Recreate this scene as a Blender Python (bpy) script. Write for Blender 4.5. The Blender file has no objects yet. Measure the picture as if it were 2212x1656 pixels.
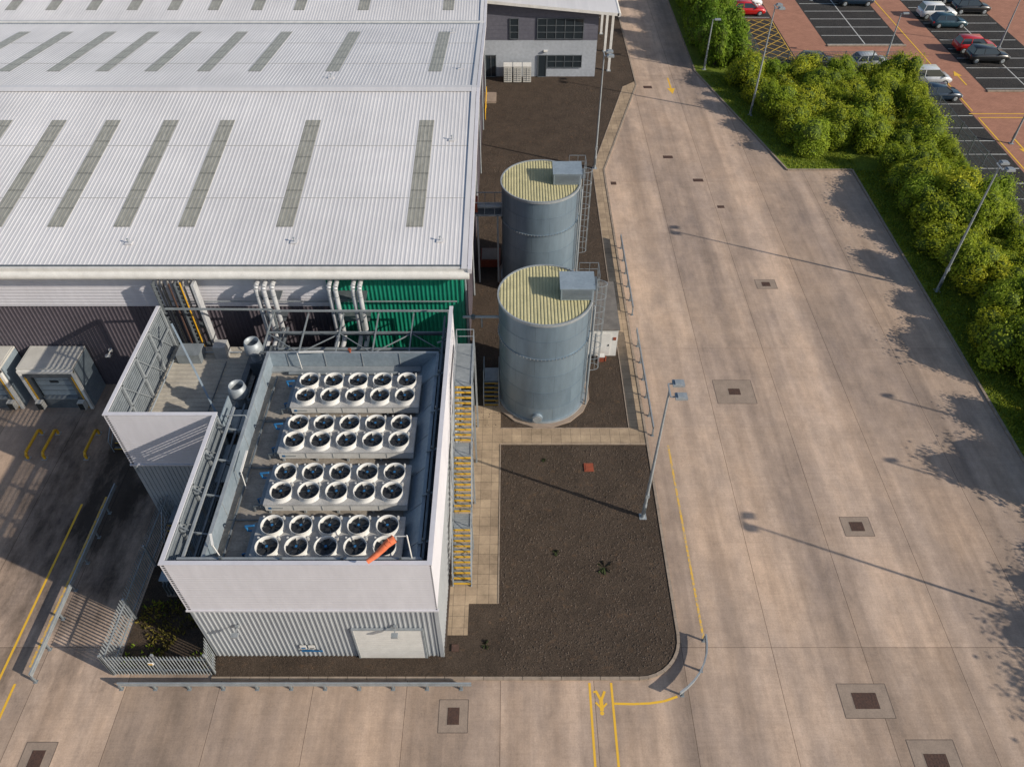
import bpy, math, random
from mathutils import Vector, Matrix
R=math.radians
random.seed(7)
scene=bpy.context.scene
COL=scene.collection
V=Vector
# ------------------------------------------------------------ materials
def _new(name):
    m=bpy.data.materials.new(name); m.use_nodes=True
    nt=m.node_tree; b=nt.nodes['Principled BSDF']
    return m,nt,b
def N(nt,t,**k):
    n=nt.nodes.new(t)
    for a,v in k.items(): setattr(n,a,v)
    return n
def rgba(c): return (c[0],c[1],c[2],1)
def noise(nt,vec,scale,detail=4,rough=.6):
    n=N(nt,'ShaderNodeTexNoise'); n.inputs['Scale'].default_value=scale; n.inputs['Detail'].default_value=detail
    n.inputs['Roughness'].default_value=rough; nt.links.new(vec,n.inputs['Vector']); return n.outputs['Fac']
def mapping(nt,stretch=(1,1,1),loc=(0,0,0),src='Object'):
    tc=N(nt,'ShaderNodeTexCoord'); mp=N(nt,'ShaderNodeMapping')
    mp.inputs['Scale'].default_value=stretch; mp.inputs['Location'].default_value=loc
    nt.links.new(tc.outputs[src],mp.inputs['Vector']); return mp.outputs['Vector']
def ramp(nt,fac,stops):
    r=N(nt,'ShaderNodeValToRGB'); e=r.color_ramp.elements
    while len(e)<len(stops): e.new(.5)
    for i,(p,c) in enumerate(stops):
        e[i].position=p; e[i].color=rgba(c) if not isinstance(c,(int,float)) else (c,c,c,1)
    nt.links.new(fac,r.inputs['Fac']); return r.outputs['Color']
def mix(nt,a,b,fac,mode='MIX'):
    m=N(nt,'ShaderNodeMix',data_type='RGBA',blend_type=mode)
    for s,v in ((6,a),(7,b),(0,fac)):
        if hasattr(v,'is_output') : nt.links.new(v,m.inputs[s])
        elif s==0: m.inputs[0].default_value=v
        else: m.inputs[s].default_value=rgba(v)
    return m.outputs[2]
def bumpn(nt,b,h,strength,dist=.02):
    bp=N(nt,'ShaderNodeBump'); bp.inputs['Strength'].default_value=strength; bp.inputs['Distance'].default_value=dist
    nt.links.new(h,bp.inputs['Height']); nt.links.new(bp.outputs[0],b.inputs['Normal'])
def mat(name,c1,c2=None,scale=1.5,rough=.7,metal=0,bump=0,bscale=30,stretch=(1,1,1),fine=.12,spec=.35):
    m,nt,b=_new(name)
    if c2 is None: c2=tuple(x*.82 for x in c1)
    vec=mapping(nt,stretch)
    c=ramp(nt,noise(nt,vec,scale,5),[(.3,c2),(.7,c1)])
    f=ramp(nt,noise(nt,vec,scale*9,3),[(.25,1-fine*2),(.75,1)])
    nt.links.new(mix(nt,c,f,1,'MULTIPLY'),b.inputs['Base Color'])
    b.inputs['Roughness'].default_value=rough; b.inputs['Metallic'].default_value=metal
    b.inputs['Specular IOR Level'].default_value=spec
    if bump: bumpn(nt,b,noise(nt,mapping(nt),bscale,4),bump)
    return m
M={}
M['galv']=mat('galvanised_steel',(.40,.43,.45),(.28,.31,.33),scale=2,rough=.5,metal=.3)
M['dgalv']=mat('weathered_steel',(.17,.19,.21),(.10,.12,.135),scale=2,rough=.5,metal=.3)
M['mgalv']=mat('aged_galvanised_steel',(.27,.30,.32),(.18,.205,.22),scale=2,rough=.55,metal=.2)
M['pipe']=mat('silver_pipe_lagging',(.56,.57,.58),(.42,.43,.45),scale=2.5,rough=.6,metal=.1)
M['dpipe']=mat('brown_grey_pipe',(.26,.25,.24),(.15,.14,.135),scale=2.5,rough=.6,metal=.1)
M['gpanel']=mat('grey_panel',(.31,.37,.42),(.23,.285,.33),scale=.7,rough=.5,metal=.15)
M['silver']=mat('silver_cladding',(.60,.59,.625),(.53,.52,.555),scale=.35,rough=.5,metal=.0,stretch=(1,1,.3),fine=.05)
M['greyclad']=mat('grey_cladding',(.38,.40,.42),(.32,.34,.36),scale=.6,rough=.55,metal=.1,stretch=(1,1,.3),fine=.05)
M['lightclad']=mat('light_grey_wall',(.44,.47,.52),(.38,.41,.45),scale=.4,rough=.6)
M['officedark']=mat('slate_grey_wall',(.15,.15,.185),(.12,.12,.15),scale=.4,rough=.6)
M['darkclad']=mat('dark_grey_cladding',(.105,.09,.108),(.08,.07,.083),scale=.5,rough=.55)
M['green']=mat('green_cladding',(.012,.24,.15),(.008,.18,.115),scale=.6,rough=.5)
M['white']=mat('white_paint',(.74,.725,.69),(.62,.605,.575),scale=2,rough=.5,fine=.08)
M['fanwhite']=mat('weathered_white_enamel',(.70,.69,.66),(.56,.55,.525),scale=3,rough=.5,fine=.10)
M['casing']=mat('weathered_grey_casing',(.48,.475,.46),(.33,.325,.315),scale=1.6,rough=.6,fine=.15)
M['cream']=mat('pale_grey_cream_panel',(.58,.565,.52),(.48,.465,.43),scale=1.5,rough=.6,fine=.06)
M['black']=mat('black_plastic',(.022,.024,.028),(.012,.013,.015),rough=.4)
M['rubber']=mat('rubber',(.03,.03,.03),(.02,.02,.02),rough=.85)
M['jointline']=mat('joint_filler',(.17,.13,.105),(.11,.085,.07),rough=.85)
M['blue']=mat('blue_paint',(.03,.16,.36),rough=.4)
M['yellow']=mat('yellow_paint',(.75,.42,.02),(.6,.33,.03),scale=3,rough=.5)
M['nosing']=mat('worn_yellow_nosing',(.70,.41,.03),(.50,.30,.04),scale=5,rough=.6)
M['orange']=mat('orange_fabric',(.82,.22,.10),(.68,.16,.07),scale=4,rough=.8)
M['red']=mat('red_oxide',(.32,.075,.035),(.22,.055,.03),scale=6,rough=.8)
M['rust']=mat('rusty_iron',(.115,.062,.045),(.06,.038,.032),scale=8,rough=.85,bump=.5,bscale=40)
M['kerb']=mat('kerb_concrete',(.38,.305,.24),(.25,.20,.155),scale=3,rough=.9,bump=.3)
M['slab']=mat('slab_concrete',(.36,.28,.22),(.27,.21,.165),scale=1.5,rough=.9,bump=.3)
M['kioskroof']=mat('mossy_grey_felt_roof',(.22,.20,.18),(.13,.12,.11),scale=1.5,rough=.9)
M['deck']=mat('roof_deck',(.42,.375,.325),(.235,.21,.185),scale=1.0,rough=.85,bump=.3,fine=.18)
M['beigedeck']=mat('beige_roof_sheet',(.50,.46,.39),(.34,.31,.265),scale=1.0,rough=.7)
M['glass'],nt,b=_new('dark_glass'); b.inputs['Base Color'].default_value=(.02,.028,.035,1); b.inputs['Roughness'].default_value=.08; b.inputs['Specular IOR Level'].default_value=.7
M['headglass'],nt,b=_new('lamp_glass'); b.inputs['Base Color'].default_value=(.6,.62,.65,1); b.inputs['Roughness'].default_value=.15
M['tail'],nt,b=_new('tail_lamp_red'); b.inputs['Base Color'].default_value=(.35,.01,.01,1); b.inputs['Roughness'].default_value=.2
def carpaint(name,c,):
    m,nt,b=_new(name); 
    vec=mapping(nt); f=ramp(nt,noise(nt,vec,3),[(.3,.85),(.7,1.)])
    nt.links.new(mix(nt,c,f,1,'MULTIPLY'),b.inputs['Base Color'])
    b.inputs['Roughness'].default_value=.28; b.inputs['Coat Weight'].default_value=.6; b.inputs['Metallic'].default_value=.1
    return m
def roofmat():
    m,nt,b=_new('white_roof_sheet')
    v1=mapping(nt,(1.6,.08,1)); v2=mapping(nt,(.12,.1,1)); v3=mapping(nt,(1,.5,1))
    c=ramp(nt,noise(nt,v1,1.5,6,.75),[(.3,(.555,.545,.555)),(.68,(.635,.62,.62))])
    d=ramp(nt,noise(nt,v2,1.0,4),[(.3,.86),(.7,1.04)])
    c=mix(nt,c,d,1,'MULTIPLY')
    e=ramp(nt,noise(nt,v3,7,5,.75),[(.60,1.),(.80,.82)])
    c=mix(nt,c,e,1,'MULTIPLY')
    nt.links.new(c,b.inputs['Base Color']); b.inputs['Roughness'].default_value=.55
    return m
M['roof']=roofmat()
def skymat():
    m,nt,b=_new('weathered_rooflight_plastic')
    v1=mapping(nt,(1,.35,1))
    c=ramp(nt,noise(nt,v1,3.0,6,.75),[(.3,(.21,.205,.175)),(.7,(.36,.35,.305))])
    tc=N(nt,'ShaderNodeTexCoord'); w=N(nt,'ShaderNodeTexWave',bands_direction='Y'); w.inputs['Scale'].default_value=.19; nt.links.new(tc.outputs['Object'],w.inputs['Vector'])
    l=ramp(nt,w.outputs['Fac'],[(.0,.6),(.03,1.)])  # narrow dark bands: purlin shadows painted into the rooflight colour
    c=mix(nt,c,l,1,'MULTIPLY')
    nt.links.new(c,b.inputs['Base Color']); b.inputs['Roughness'].default_value=.4
    return m
M['skyl']=skymat()
def brick(nt,vec,c1,c2,mo,bw,rh,ms,smooth=.4):
    br=N(nt,'ShaderNodeTexBrick'); br.offset=0; br.squash=1
    br.inputs['Color1'].default_value=rgba(c1); br.inputs['Color2'].default_value=rgba(c2); br.inputs['Mortar'].default_value=rgba(mo)
    br.inputs['Scale'].default_value=1; br.inputs['Mortar Size'].default_value=ms; br.inputs['Mortar Smooth'].default_value=smooth
    br.inputs['Brick Width'].default_value=bw; br.inputs['Row Height'].default_value=rh
    nt.links.new(vec,br.inputs['Vector']); return br.outputs['Color']
def concmat(name):
    m,nt,b=_new(name)
    o=mapping(nt)
    wob=mapping(nt,(1,1,1),(-8.3,-17,0))
    c=brick(nt,wob,(.49,.375,.295),(.42,.32,.245),(.24,.18,.14),4.42,64,.020,.7)
    c=mix(nt,c,brick(nt,wob,(1.06,1.05,1.04),(.92,.92,.93),(.72,.69,.66),4.42,21.4,.018,.7),1,'MULTIPLY')
    c=mix(nt,c,brick(nt,wob,(1.0,1.0,1.0),(.98,.98,.985),(.88,.86,.84),4.42,7.13,.012,.8),1,'MULTIPLY')
    # broad weathering patches, grey to warm tan
    big=ramp(nt,noise(nt,mapping(nt,(1,.4,1)),.17,7,.7),[(.30,(.66,.68,.73)),(.48,(.94,.93,.92)),(.68,(1.20,1.13,1.04))])
    c=mix(nt,c,big,1,'MULTIPLY')
    # pale worn wheel lanes
    ln_=ramp(nt,noise(nt,mapping(nt,(.5,.012,1),(2.2,0,0)),1.0,3,.5),[(.38,.84),(.60,1.13)])
    c=mix(nt,c,ln_,1,'MULTIPLY')
    med=ramp(nt,noise(nt,mapping(nt,(1,.6,1)),.8,8,.82),[(.3,.70),(.65,1.10)])
    c=mix(nt,c,med,1,'MULTIPLY')
    sx=ramp(nt,noise(nt,mapping(nt,(.25,6,1)),1.2,5,.75),[(.25,.89),(.75,1.06)])
    c=mix(nt,c,sx,1,'MULTIPLY')
    sy=ramp(nt,noise(nt,mapping(nt,(1.1,.03,1)),1.1,5,.65),[(.32,.82),(.56,1.04)])
    c=mix(nt,c,sy,1,'MULTIPLY')
    sp=ramp(nt,noise(nt,o,14,3,.8),[(.3,.84),(.6,1.03)])
    c=mix(nt,c,sp,1,'MULTIPLY')
    dr=ramp(nt,noise(nt,mapping(nt,(1,.7,1),(31,7,0)),1.1,9,.82),[(.60,1.),(.75,.60)])
    c=mix(nt,c,dr,1,'MULTIPLY')
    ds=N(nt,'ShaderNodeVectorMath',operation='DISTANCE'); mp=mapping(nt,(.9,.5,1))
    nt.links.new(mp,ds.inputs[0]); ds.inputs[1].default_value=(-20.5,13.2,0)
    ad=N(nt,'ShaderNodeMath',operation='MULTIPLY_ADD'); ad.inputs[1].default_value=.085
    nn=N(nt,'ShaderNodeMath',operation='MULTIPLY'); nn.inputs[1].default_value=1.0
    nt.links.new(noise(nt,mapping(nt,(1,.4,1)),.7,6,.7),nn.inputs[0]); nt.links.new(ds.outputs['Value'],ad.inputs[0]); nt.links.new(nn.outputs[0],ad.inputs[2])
    st=ramp(nt,ad.outputs[0],[(.58,.15),(1.0,1.)])  # damp stain near docks, enlarged so the colour also deepens the plant building's shadow
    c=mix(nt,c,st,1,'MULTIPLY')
    nt.links.new(c,b.inputs['Base Color']); b.inputs['Roughness'].default_value=.85; b.inputs['Specular IOR Level'].default_value=.25
    bumpn(nt,b,noise(nt,mapping(nt,(1,6,1)),4,5,.7),.35,.02)
    return m
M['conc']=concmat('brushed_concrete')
def soil(name,c1,c2):
    m,nt,b=_new(name); o=mapping(nt)
    c=ramp(nt,noise(nt,o,.5,7,.75),[(.3,c2),(.7,c1)])
    s=ramp(nt,noise(nt,o,16,4,.8),[(.28,.5),(.55,1.),(.74,1.7)])
    c=mix(nt,c,s,1,'MULTIPLY')
    p=ramp(nt,noise(nt,mapping(nt,loc=(5,9,0)),2.3,6,.75),[(.56,(1,1,1)),(.72,(1.7,1.45,1.2))])
    c=mix(nt,c,p,1,'MULTIPLY')
    nt.links.new(c,b.inputs['Base Color']); b.inputs['Roughness'].default_value=.95; b.inputs['Specular IOR Level'].default_value=.15
    bumpn(nt,b,noise(nt,o,4,8,.8),1.,.16); return m
M['soil']=soil('dark_bark_soil',(.098,.073,.055),(.057,.043,.033))
M['grass']=soil('grass_turf',(.19,.25,.03),(.10,.14,.02))
def pavers(name,c1,c2,mo,bw,rh,ms,off=.5,lo=.62):
    m,nt,b=_new(name); br=N(nt,'ShaderNodeTexBrick'); br.offset=off
    br.inputs['Color1'].default_value=rgba(c1); br.inputs['Color2'].default_value=rgba(c2); br.inputs['Mortar'].default_value=rgba(mo)
    br.inputs['Scale'].default_value=1; br.inputs['Mortar Size'].default_value=ms; br.inputs['Brick Width'].default_value=bw; br.inputs['Row Height'].default_value=rh
    o=mapping(nt); nt.links.new(o,br.inputs['Vector'])
    c=mix(nt,br.outputs['Color'],ramp(nt,noise(nt,o,.8,6,.7),[(.3,lo),(.7,1.12)]),1,'MULTIPLY')
    c=mix(nt,c,ramp(nt,noise(nt,o,9,4,.7),[(.3,.85),(.7,1.05)]),1,'MULTIPLY')
    nt.links.new(c,b.inputs['Base Color']); b.inputs['Roughness'].default_value=.9; b.inputs['Specular IOR Level'].default_value=.2
    bumpn(nt,b,br.outputs['Fac'],-.4,.01); return m
M['paver']=pavers('buff_paving_slabs',(.45,.34,.23),(.36,.27,.185),(.20,.155,.11),.6,.6,.012,0)
M['block']=pavers('red_block_paving',(.40,.195,.13),(.35,.17,.115),(.27,.135,.095),.4,.2,.012,.5,.84)
M['tarmac']=soil('asphalt',(.055,.052,.050),(.038,.036,.036))
def worn(name,c,lo=.42,hi=.6):
    m,nt,b=_new(name); o=mapping(nt)
    cc=ramp(nt,noise(nt,o,5,6,.8),[(lo-.08,(.38,.30,.22)),(hi-.08,c)])
    nt.links.new(cc,b.inputs['Base Color']); b.inputs['Roughness'].default_value=.7; return m
M['yline']=worn('worn_yellow_line',(.72,.42,.03),.40,.5)
M['yfaint']=worn('faded_yellow_line',(.68,.40,.04),.50,.62)
M['yred']=mat('faded_yellow_hatching',(.66,.41,.05),(.46,.28,.06),scale=3,rough=.8)
M['wline']=mat('white_line',(.62,.62,.60),(.42,.42,.40),scale=4,rough=.7)
def tankmat(R0):
    m,nt,b=_new('galvanised_tank_panels')
    tc=N(nt,'ShaderNodeTexCoord'); sx=N(nt,'ShaderNodeSeparateXYZ'); nt.links.new(tc.outputs['Object'],sx.inputs[0])
    at=N(nt,'ShaderNodeMath',operation='ARCTAN2'); nt.links.new(sx.outputs[1],at.inputs[0]); nt.links.new(sx.outputs[0],at.inputs[1])
    mu=N(nt,'ShaderNodeMath',operation='MULTIPLY'); mu.inputs[1].default_value=R0; nt.links.new(at.outputs[0],mu.inputs[0])
    cb=N(nt,'ShaderNodeCombineXYZ'); nt.links.new(mu.outputs[0],cb.inputs[0]); nt.links.new(sx.outputs[2],cb.inputs[1])
    br=N(nt,'ShaderNodeTexBrick'); br.offset=.5
    br.inputs['Color1'].default_value=(.20,.265,.32,1); br.inputs['Color2'].default_value=(.165,.225,.28,1); br.inputs['Mortar'].default_value=(.12,.17,.215,1)
    br.inputs['Scale'].default_value=1; br.inputs['Mortar Size'].default_value=.012; br.inputs['Brick Width'].default_value=2.4; br.inputs['Row Height'].default_value=1.37
    nt.links.new(cb.outputs[0],br.inputs['Vector'])
    c=mix(nt,br.outputs['Color'],ramp(nt,noise(nt,mapping(nt,(2,2,.4)),1.2,6,.7),[(.3,.84),(.7,1.1)]),1,'MULTIPLY')
    nt.links.new(c,b.inputs['Base Color']); b.inputs['Roughness'].default_value=.36; b.inputs['Metallic'].default_value=.35
    return m
M['tank']=tankmat(2.67)
M['troof']=mat('lichen_roof_sheet',(.60,.545,.31),(.44,.41,.235),scale=1.2,rough=.8,fine=.14)
def leafmat(name,d,l,y,lo=.70):
    m,nt,b=_new(name)
    oi=N(nt,'ShaderNodeObjectInfo'); g=N(nt,'ShaderNodeNewGeometry')
    tc=N(nt,'ShaderNodeTexCoord'); 
    c=ramp(nt,noise(nt,tc.outputs['Object'],.9,4,.6),[(.32,d),(.50,l),(.72,y)])
    rp=ramp(nt,g.outputs['Random Per Island'],[(.0,lo),(1.,1.22)])
    c=mix(nt,c,rp,1,'MULTIPLY')
    ro=ramp(nt,oi.outputs['Random'],[(.0,(.72,.86,.9)),(1.,(1.25,1.08,.9))])
    c=mix(nt,c,ro,1,'MULTIPLY')
    nt.links.new(c,b.inputs['Base Color']); b.inputs['Roughness'].default_value=.6; b.inputs['Specular IOR Level'].default_value=.2
    tr=N(nt,'ShaderNodeBsdfTranslucent'); nt.links.new(c,tr.inputs['Color'])
    ms=N(nt,'ShaderNodeMixShader'); ms.inputs[0].default_value=.42
    nt.links.new(b.outputs[0],ms.inputs[1]); nt.links.new(tr.outputs[0],ms.inputs[2])
    nt.links.new(ms.outputs[0],nt.nodes['Material Output'].inputs[0])
    return m
M['leaf']=leafmat('shrub_leaves',(.25,.315,.024),(.37,.44,.034),(.50,.53,.05))
M['turf']=leafmat('grass_blades',(.14,.20,.02),(.23,.29,.03),(.34,.35,.05))
M['leafdark']=leafmat('hedge_leaves',(.10,.19,.02),(.19,.31,.028),(.30,.40,.04))
M['scrub']=leafmat('yellow_brown_scrub',(.10,.08,.03),(.20,.17,.04),(.34,.26,.06))
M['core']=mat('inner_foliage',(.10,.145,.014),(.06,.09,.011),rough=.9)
M['weedleaf']=mat('dark_weed',(.035,.05,.012),(.02,.03,.008),rough=.9)
M['bark']=mat('bark',(.10,.075,.05),(.06,.045,.03),scale=6,rough=.9,bump=.5)
# ------------------------------------------------------------ mesh builder
WORLD={}
class MB:
    def __init__(s): s.v=[];s.f=[];s.m=[];s.mats=[];s.s=[]
    def mi(s,mt):
        mt=M[mt] if isinstance(mt,str) else mt
        if mt not in s.mats: s.mats.append(mt)
        return s.mats.index(mt)
    def add(s,vs,fs,mt,smooth=False):
        o=len(s.v); s.v+= [tuple(p) for p in vs]; k=s.mi(mt)
        for f in fs: s.f.append(tuple(i+o for i in f)); s.m.append(k); s.s.append(smooth)
        return s
    def poly(s,pts,mt): return s.add(pts,[tuple(range(len(pts)))],mt)
    def box(s,a,b,mt):
        x0,y0,z0=[min(a[i],b[i]) for i in range(3)]; x1,y1,z1=[max(a[i],b[i]) for i in range(3)]
        vs=[(x0,y0,z0),(x1,y0,z0),(x1,y1,z0),(x0,y1,z0),(x0,y0,z1),(x1,y0,z1),(x1,y1,z1),(x0,y1,z1)]
        return s.add(vs,[(0,3,2,1),(4,5,6,7),(0,1,5,4),(1,2,6,5),(2,3,7,6),(3,0,4,7)],mt)
    def beam(s,p,q,w,h,mt,up=(0,0,1)):
        p=V(p);q=V(q);d=(q-p).normalized();u=V(up)
        if abs(d.dot(u))>.99: u=V((0,1,0))
        r=d.cross(u).normalized(); u=r.cross(d).normalized(); r*=w/2;u*=h/2
        vs=[p-r-u,p+r-u,p+r+u,p-r+u,q-r-u,q+r-u,q+r+u,q-r+u]
        return s.add(vs,[(0,1,2,3),(7,6,5,4),(0,4,5,1),(1,5,6,2),(2,6,7,3),(3,7,4,0)],mt)
    def cyl(s,p,q,r0,r1,mt,n=12,caps=True,smooth=True):
        p=V(p);q=V(q);d=(q-p).normalized();u=V((0,0,1)) if abs(d.z)<.99 else V((1,0,0))
        a=d.cross(u).normalized(); b=a.cross(d)*-1
        vs=[]
        for c,r in ((p,r0),(q,r1)):
            for i in range(n):
                t=2*math.pi*i/n; vs.append(c+a*math.cos(t)*r+b*math.sin(t)*r)
        s.add(vs,[(i,(i+1)%n,n+(i+1)%n,n+i) for i in range(n)],mt,smooth)
        if caps: s.add(vs,[tuple(range(n))[::-1],tuple(range(n,2*n))],mt)
        return s
    def tube(s,pts,r,mt,n=8):
        for a,b in zip(pts,pts[1:]): s.cyl(a,b,r,r,mt,n)
        return s
    def corr(s,O,a,b,n,La,Lb,pitch,depth,mt,flat=.55):
        O=V(O);a=V(a);b=V(b);n=V(n); c=max(1,round(La/pitch)); p=La/c; prof=[(0,0)]
        for k in range(c):
            t=k*p; prof+=[(t+flat*p,0),(t+(flat+.1)*p,depth),(t+.9*p,depth),(t+p,0)]
        vs=[O+a*t+n*h for t,h in prof]+[O+a*t+n*h+b*Lb for t,h in prof]; m=len(prof)
        return s.add(vs,[(i,i+1,m+i+1,m+i) for i in range(m-1)],mt)
    def lathe(s,c,prof,mt,n=24,smooth=True):
        c=V(c); vs=[]
        for r,z in prof:
            for i in range(n):
                t=2*math.pi*i/n; vs.append(c+V((r*math.cos(t),r*math.sin(t),z)))
        k=len(prof)
        return s.add(vs,[(j*n+i,j*n+(i+1)%n,(j+1)*n+(i+1)%n,(j+1)*n+i) for j in range(k-1) for i in range(n)],mt,smooth)
    def done(s,name,org=(0,0,0),parent=None,**pr):
        me=bpy.data.meshes.new(name); org=V(org)
        me.from_pydata([tuple(V(p)-org) for p in s.v],[],s.f)
        for m_ in s.mats: me.materials.append(m_)
        me.polygons.foreach_set('material_index',s.m); me.polygons.foreach_set('use_smooth',s.s); me.update()
        ob=bpy.data.objects.new(name,me); COL.objects.link(ob)
        return setup(ob,org,parent,pr)
def setup(ob,org,parent,pr):
    org=V(org); WORLD[ob.name]=org
    if parent: ob.parent=parent; ob.location=org-WORLD[parent.name]
    else: ob.location=org
    for k,v in pr.items(): ob[k]=v
    return ob
def empty(name,org,parent=None,**pr):
    ob=bpy.data.objects.new(name,None); ob.empty_display_size=.3; COL.objects.link(ob)
    return setup(ob,org,parent,pr)
def dup(src,loc=None,rz=None,parent=None,scale=None):
    n=src.copy(); COL.objects.link(n)
    if parent: n.parent=parent
    if loc is not None: n.location=loc
    if rz is not None: n.rotation_euler=(0,0,rz)
    if scale is not None: n.scale=scale
    WORLD[n.name]=V(n.location)
    for c in src.children: dup(c,parent=n)
    return n
def struct(mb,name,**k): return mb.done(name,kind='structure',**k)
# ------------------------------------------------------------ camera, light
cam=bpy.data.cameras.new('camera'); cam.sensor_width=36; cam.lens=27.0; cam.clip_end=2000; cam.clip_start=.5
co=bpy.data.objects.new('camera',cam); COL.objects.link(co); co.location=(0,0,36); co.rotation_euler=(R(44.23),0,0); scene.camera=co
EL=R(27); d=V((-.92*math.cos(EL),.39*math.cos(EL),-math.sin(EL)))
sun=bpy.data.lights.new('sun','SUN'); sun.energy=5.0; sun.angle=R(.5); sun.color=(1,.91,.78)
so=bpy.data.objects.new('sun',sun); COL.objects.link(so); so.rotation_euler=d.to_track_quat('-Z','Y').to_euler(); so.location=(60,-40,60)
w=bpy.data.worlds.new('World'); scene.world=w; w.use_nodes=True; nt=w.node_tree
sk=nt.nodes.new('ShaderNodeTexSky'); sk.sky_type='NISHITA'; sk.sun_disc=False; sk.sun_elevation=EL; sk.sun_rotation=R(113)
nt.links.new(sk.outputs[0],nt.nodes['Background'].inputs[0]); nt.nodes['Background'].inputs[1].default_value=.125
scene.view_settings.view_transform='Standard'; scene.view_settings.look='None'; scene.view_settings.exposure=0
# ------------------------------------------------------------ ground surfaces
def sheet(name,pts,z,mt,side=0):
    b=MB(); b.poly([(x,y,z) for x,y in pts],mt)
    if side:
        n=len(pts)
        for i in range(n):
            (x0,y0),(x1,y1)=pts[i],pts[(i+1)%n]; b.poly([(x0,y0,z-side),(x1,y1,z-side),(x1,y1,z),(x0,y0,z)],mt)
    return struct(b,name)
sheet('ground',[(-400,-300),(400,-300),(400,600),(-400,600)],-.03,'tarmac')
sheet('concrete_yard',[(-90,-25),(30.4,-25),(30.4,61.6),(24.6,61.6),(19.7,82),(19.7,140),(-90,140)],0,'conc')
sheet('car_park',[(26.2,-25),(120,-25),(120,140),(26.2,140)],-.015,'block')
arc=[(6.05+2.1*math.sin(t),17.6-2.1*math.cos(t)) for t in [i*math.pi/16 for i in range(9)]]
sheet('planting_bed',[(-14.3,15.5)]+arc+[(8.15,29.8),(-.7,29.8),(-.7,19.3),(-2.2,19.3),(-2.2,17.6),(-3.2,17.6),(-3.2,16.6),(-14.3,16.6)],.07,'soil',.07)
sheet('gravel_bed',[(-.7,31.15),(7.25,31.15),(7.25,61.8),(11.6,78.3),(12.95,79.5),(12.95,140),(-3,140),(-3,33),(-.7,33)],.07,'soil',.07)
sheet('pavement',[(-3.2,17.6),(-2.2,17.6),(-2.2,19.3),(-.7,19.3),(-.7,29.8),(8.15,29.8),(8.15,61.6),(12.95,78.6),(12.95,79.5),(11.6,78.3),(7.25,61.8),(7.25,31.15),(-.7,31.15),(-.7,33),(-3.2,33)],.075,'paver',.075)
sheet('grass_verge',[(30.55,-25),(41.1,-25),(41.1,81.4),(26.2,81.4),(26.2,140),(19.85,140),(19.85,82),(24.7,61.75),(30.55,61.75)],.09,'grass',.09)
def kerb(name,pts,w=.15,h=.11,mt='kerb'):
    b=MB()
    for i,(p,q) in enumerate(zip(pts,pts[1:])):
        L=(V(q)-V(p)).length; n=max(1,int(L/.92)); 
        for k in range(n):
            a=V(p).lerp(V(q),k/n); c=V(p).lerp(V(q),(k+1)/n); e=(c-a)*.012
            b.beam((a.x+e.x,a.y+e.y,h/2),(c.x-e.x,c.y-e.y,h/2),w,h+random.uniform(-.004,.004),mt)
    struct(b,name)
kerb('kerb',[(-14.3,15.43),(6.05,15.43)]+[(6.05+2.17*math.sin(t),17.6-2.17*math.cos(t)) for t in [i*math.pi/16 for i in range(9)]][1:]+[(8.23,61.6),(13.03,78.6),(13.03,130)])
kerb('kerb',[(30.47,-20),(30.47,61.68),(24.65,61.68),(19.77,82),(19.77,130)])
kerb('edging',[(-.7,19.3),(-.7,29.85),(8.1,29.85)],.06,.1)
kerb('edging',[(-.7,31.12),(7.22,31.12),(7.22,61.8),(11.6,78.3)],.06,.1)
for P in ([(36,89),(45,89),(45,130),(36,130)],[(49.3,77.5),(58.5,77.5),(58.5,130),(49.3,130)],[(41.3,30),(45.7,30),(45.7,84),(41.3,84)],
          [(26.35,97),(31.6,97),(31.6,130),(26.35,130)],[(31.6,81.6),(41.3,81.6),(41.3,85),(31.6,85)]):
    sheet('parking_bays',P,-.009,'tarmac')
b=MB()
def ln(b,p,q,w,z,mt): 
    p=V((p[0],p[1],z));q=V((q[0],q[1],z));d_=(q-p).normalized(); r=V((-d_.y,d_.x,0))*w/2
    b.poly([p-r,q-r,q+r,p+r],mt)
z=-.004
for y in [89.3+2.5*i for i in range(14)]: ln(b,(36.2,y),(44.8,y),.12,z,'wline')
ln(b,(40.5,89.3),(40.5,125),.12,z+.001,'wline')
for y in [78+2.5*i for i in range(18)]: ln(b,(49.5,y),(58.3,y),.12,z,'wline')
ln(b,(53.9,78),(53.9,125),.12,z+.001,'wline')
for y in [32+2.5*i for i in range(21)]: ln(b,(41.4,y),(45.6,y),.12,z,'wline')
for y in [97.3+2.5*i for i in range(8)]: ln(b,(26.5,y),(31.4,y),.12,z,'wline')
for x in [32+2.5*i for i in range(4)]: ln(b,(x,81.8),(x,84.9),.12,z,'wline')
struct(b,'parking_bay_marking')
b=MB(); zz=z+.002
ln(b,(46.0,73),(46.0,125),.14,zz,'yline'); ln(b,(46.0,40),(46.0,71.6),.14,zz,'yline'); ln(b,(45.4,72.4),(70,72.4),.14,zz+.001,'yline'); ln(b,(46.1,71.6),(70,71.6),.14,zz+.001,'yline')
ln(b,(46.5,86),(36,86.4),.12,zz,'yred')
ln(b,(26.6,96.5),(31.4,96.5),.1,zz,'yred');ln(b,(26.6,82.5),(26.6,96.5),.1,zz,'yred');ln(b,(31.4,82.5),(31.4,96.5),.1,zz,'yred')
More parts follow.
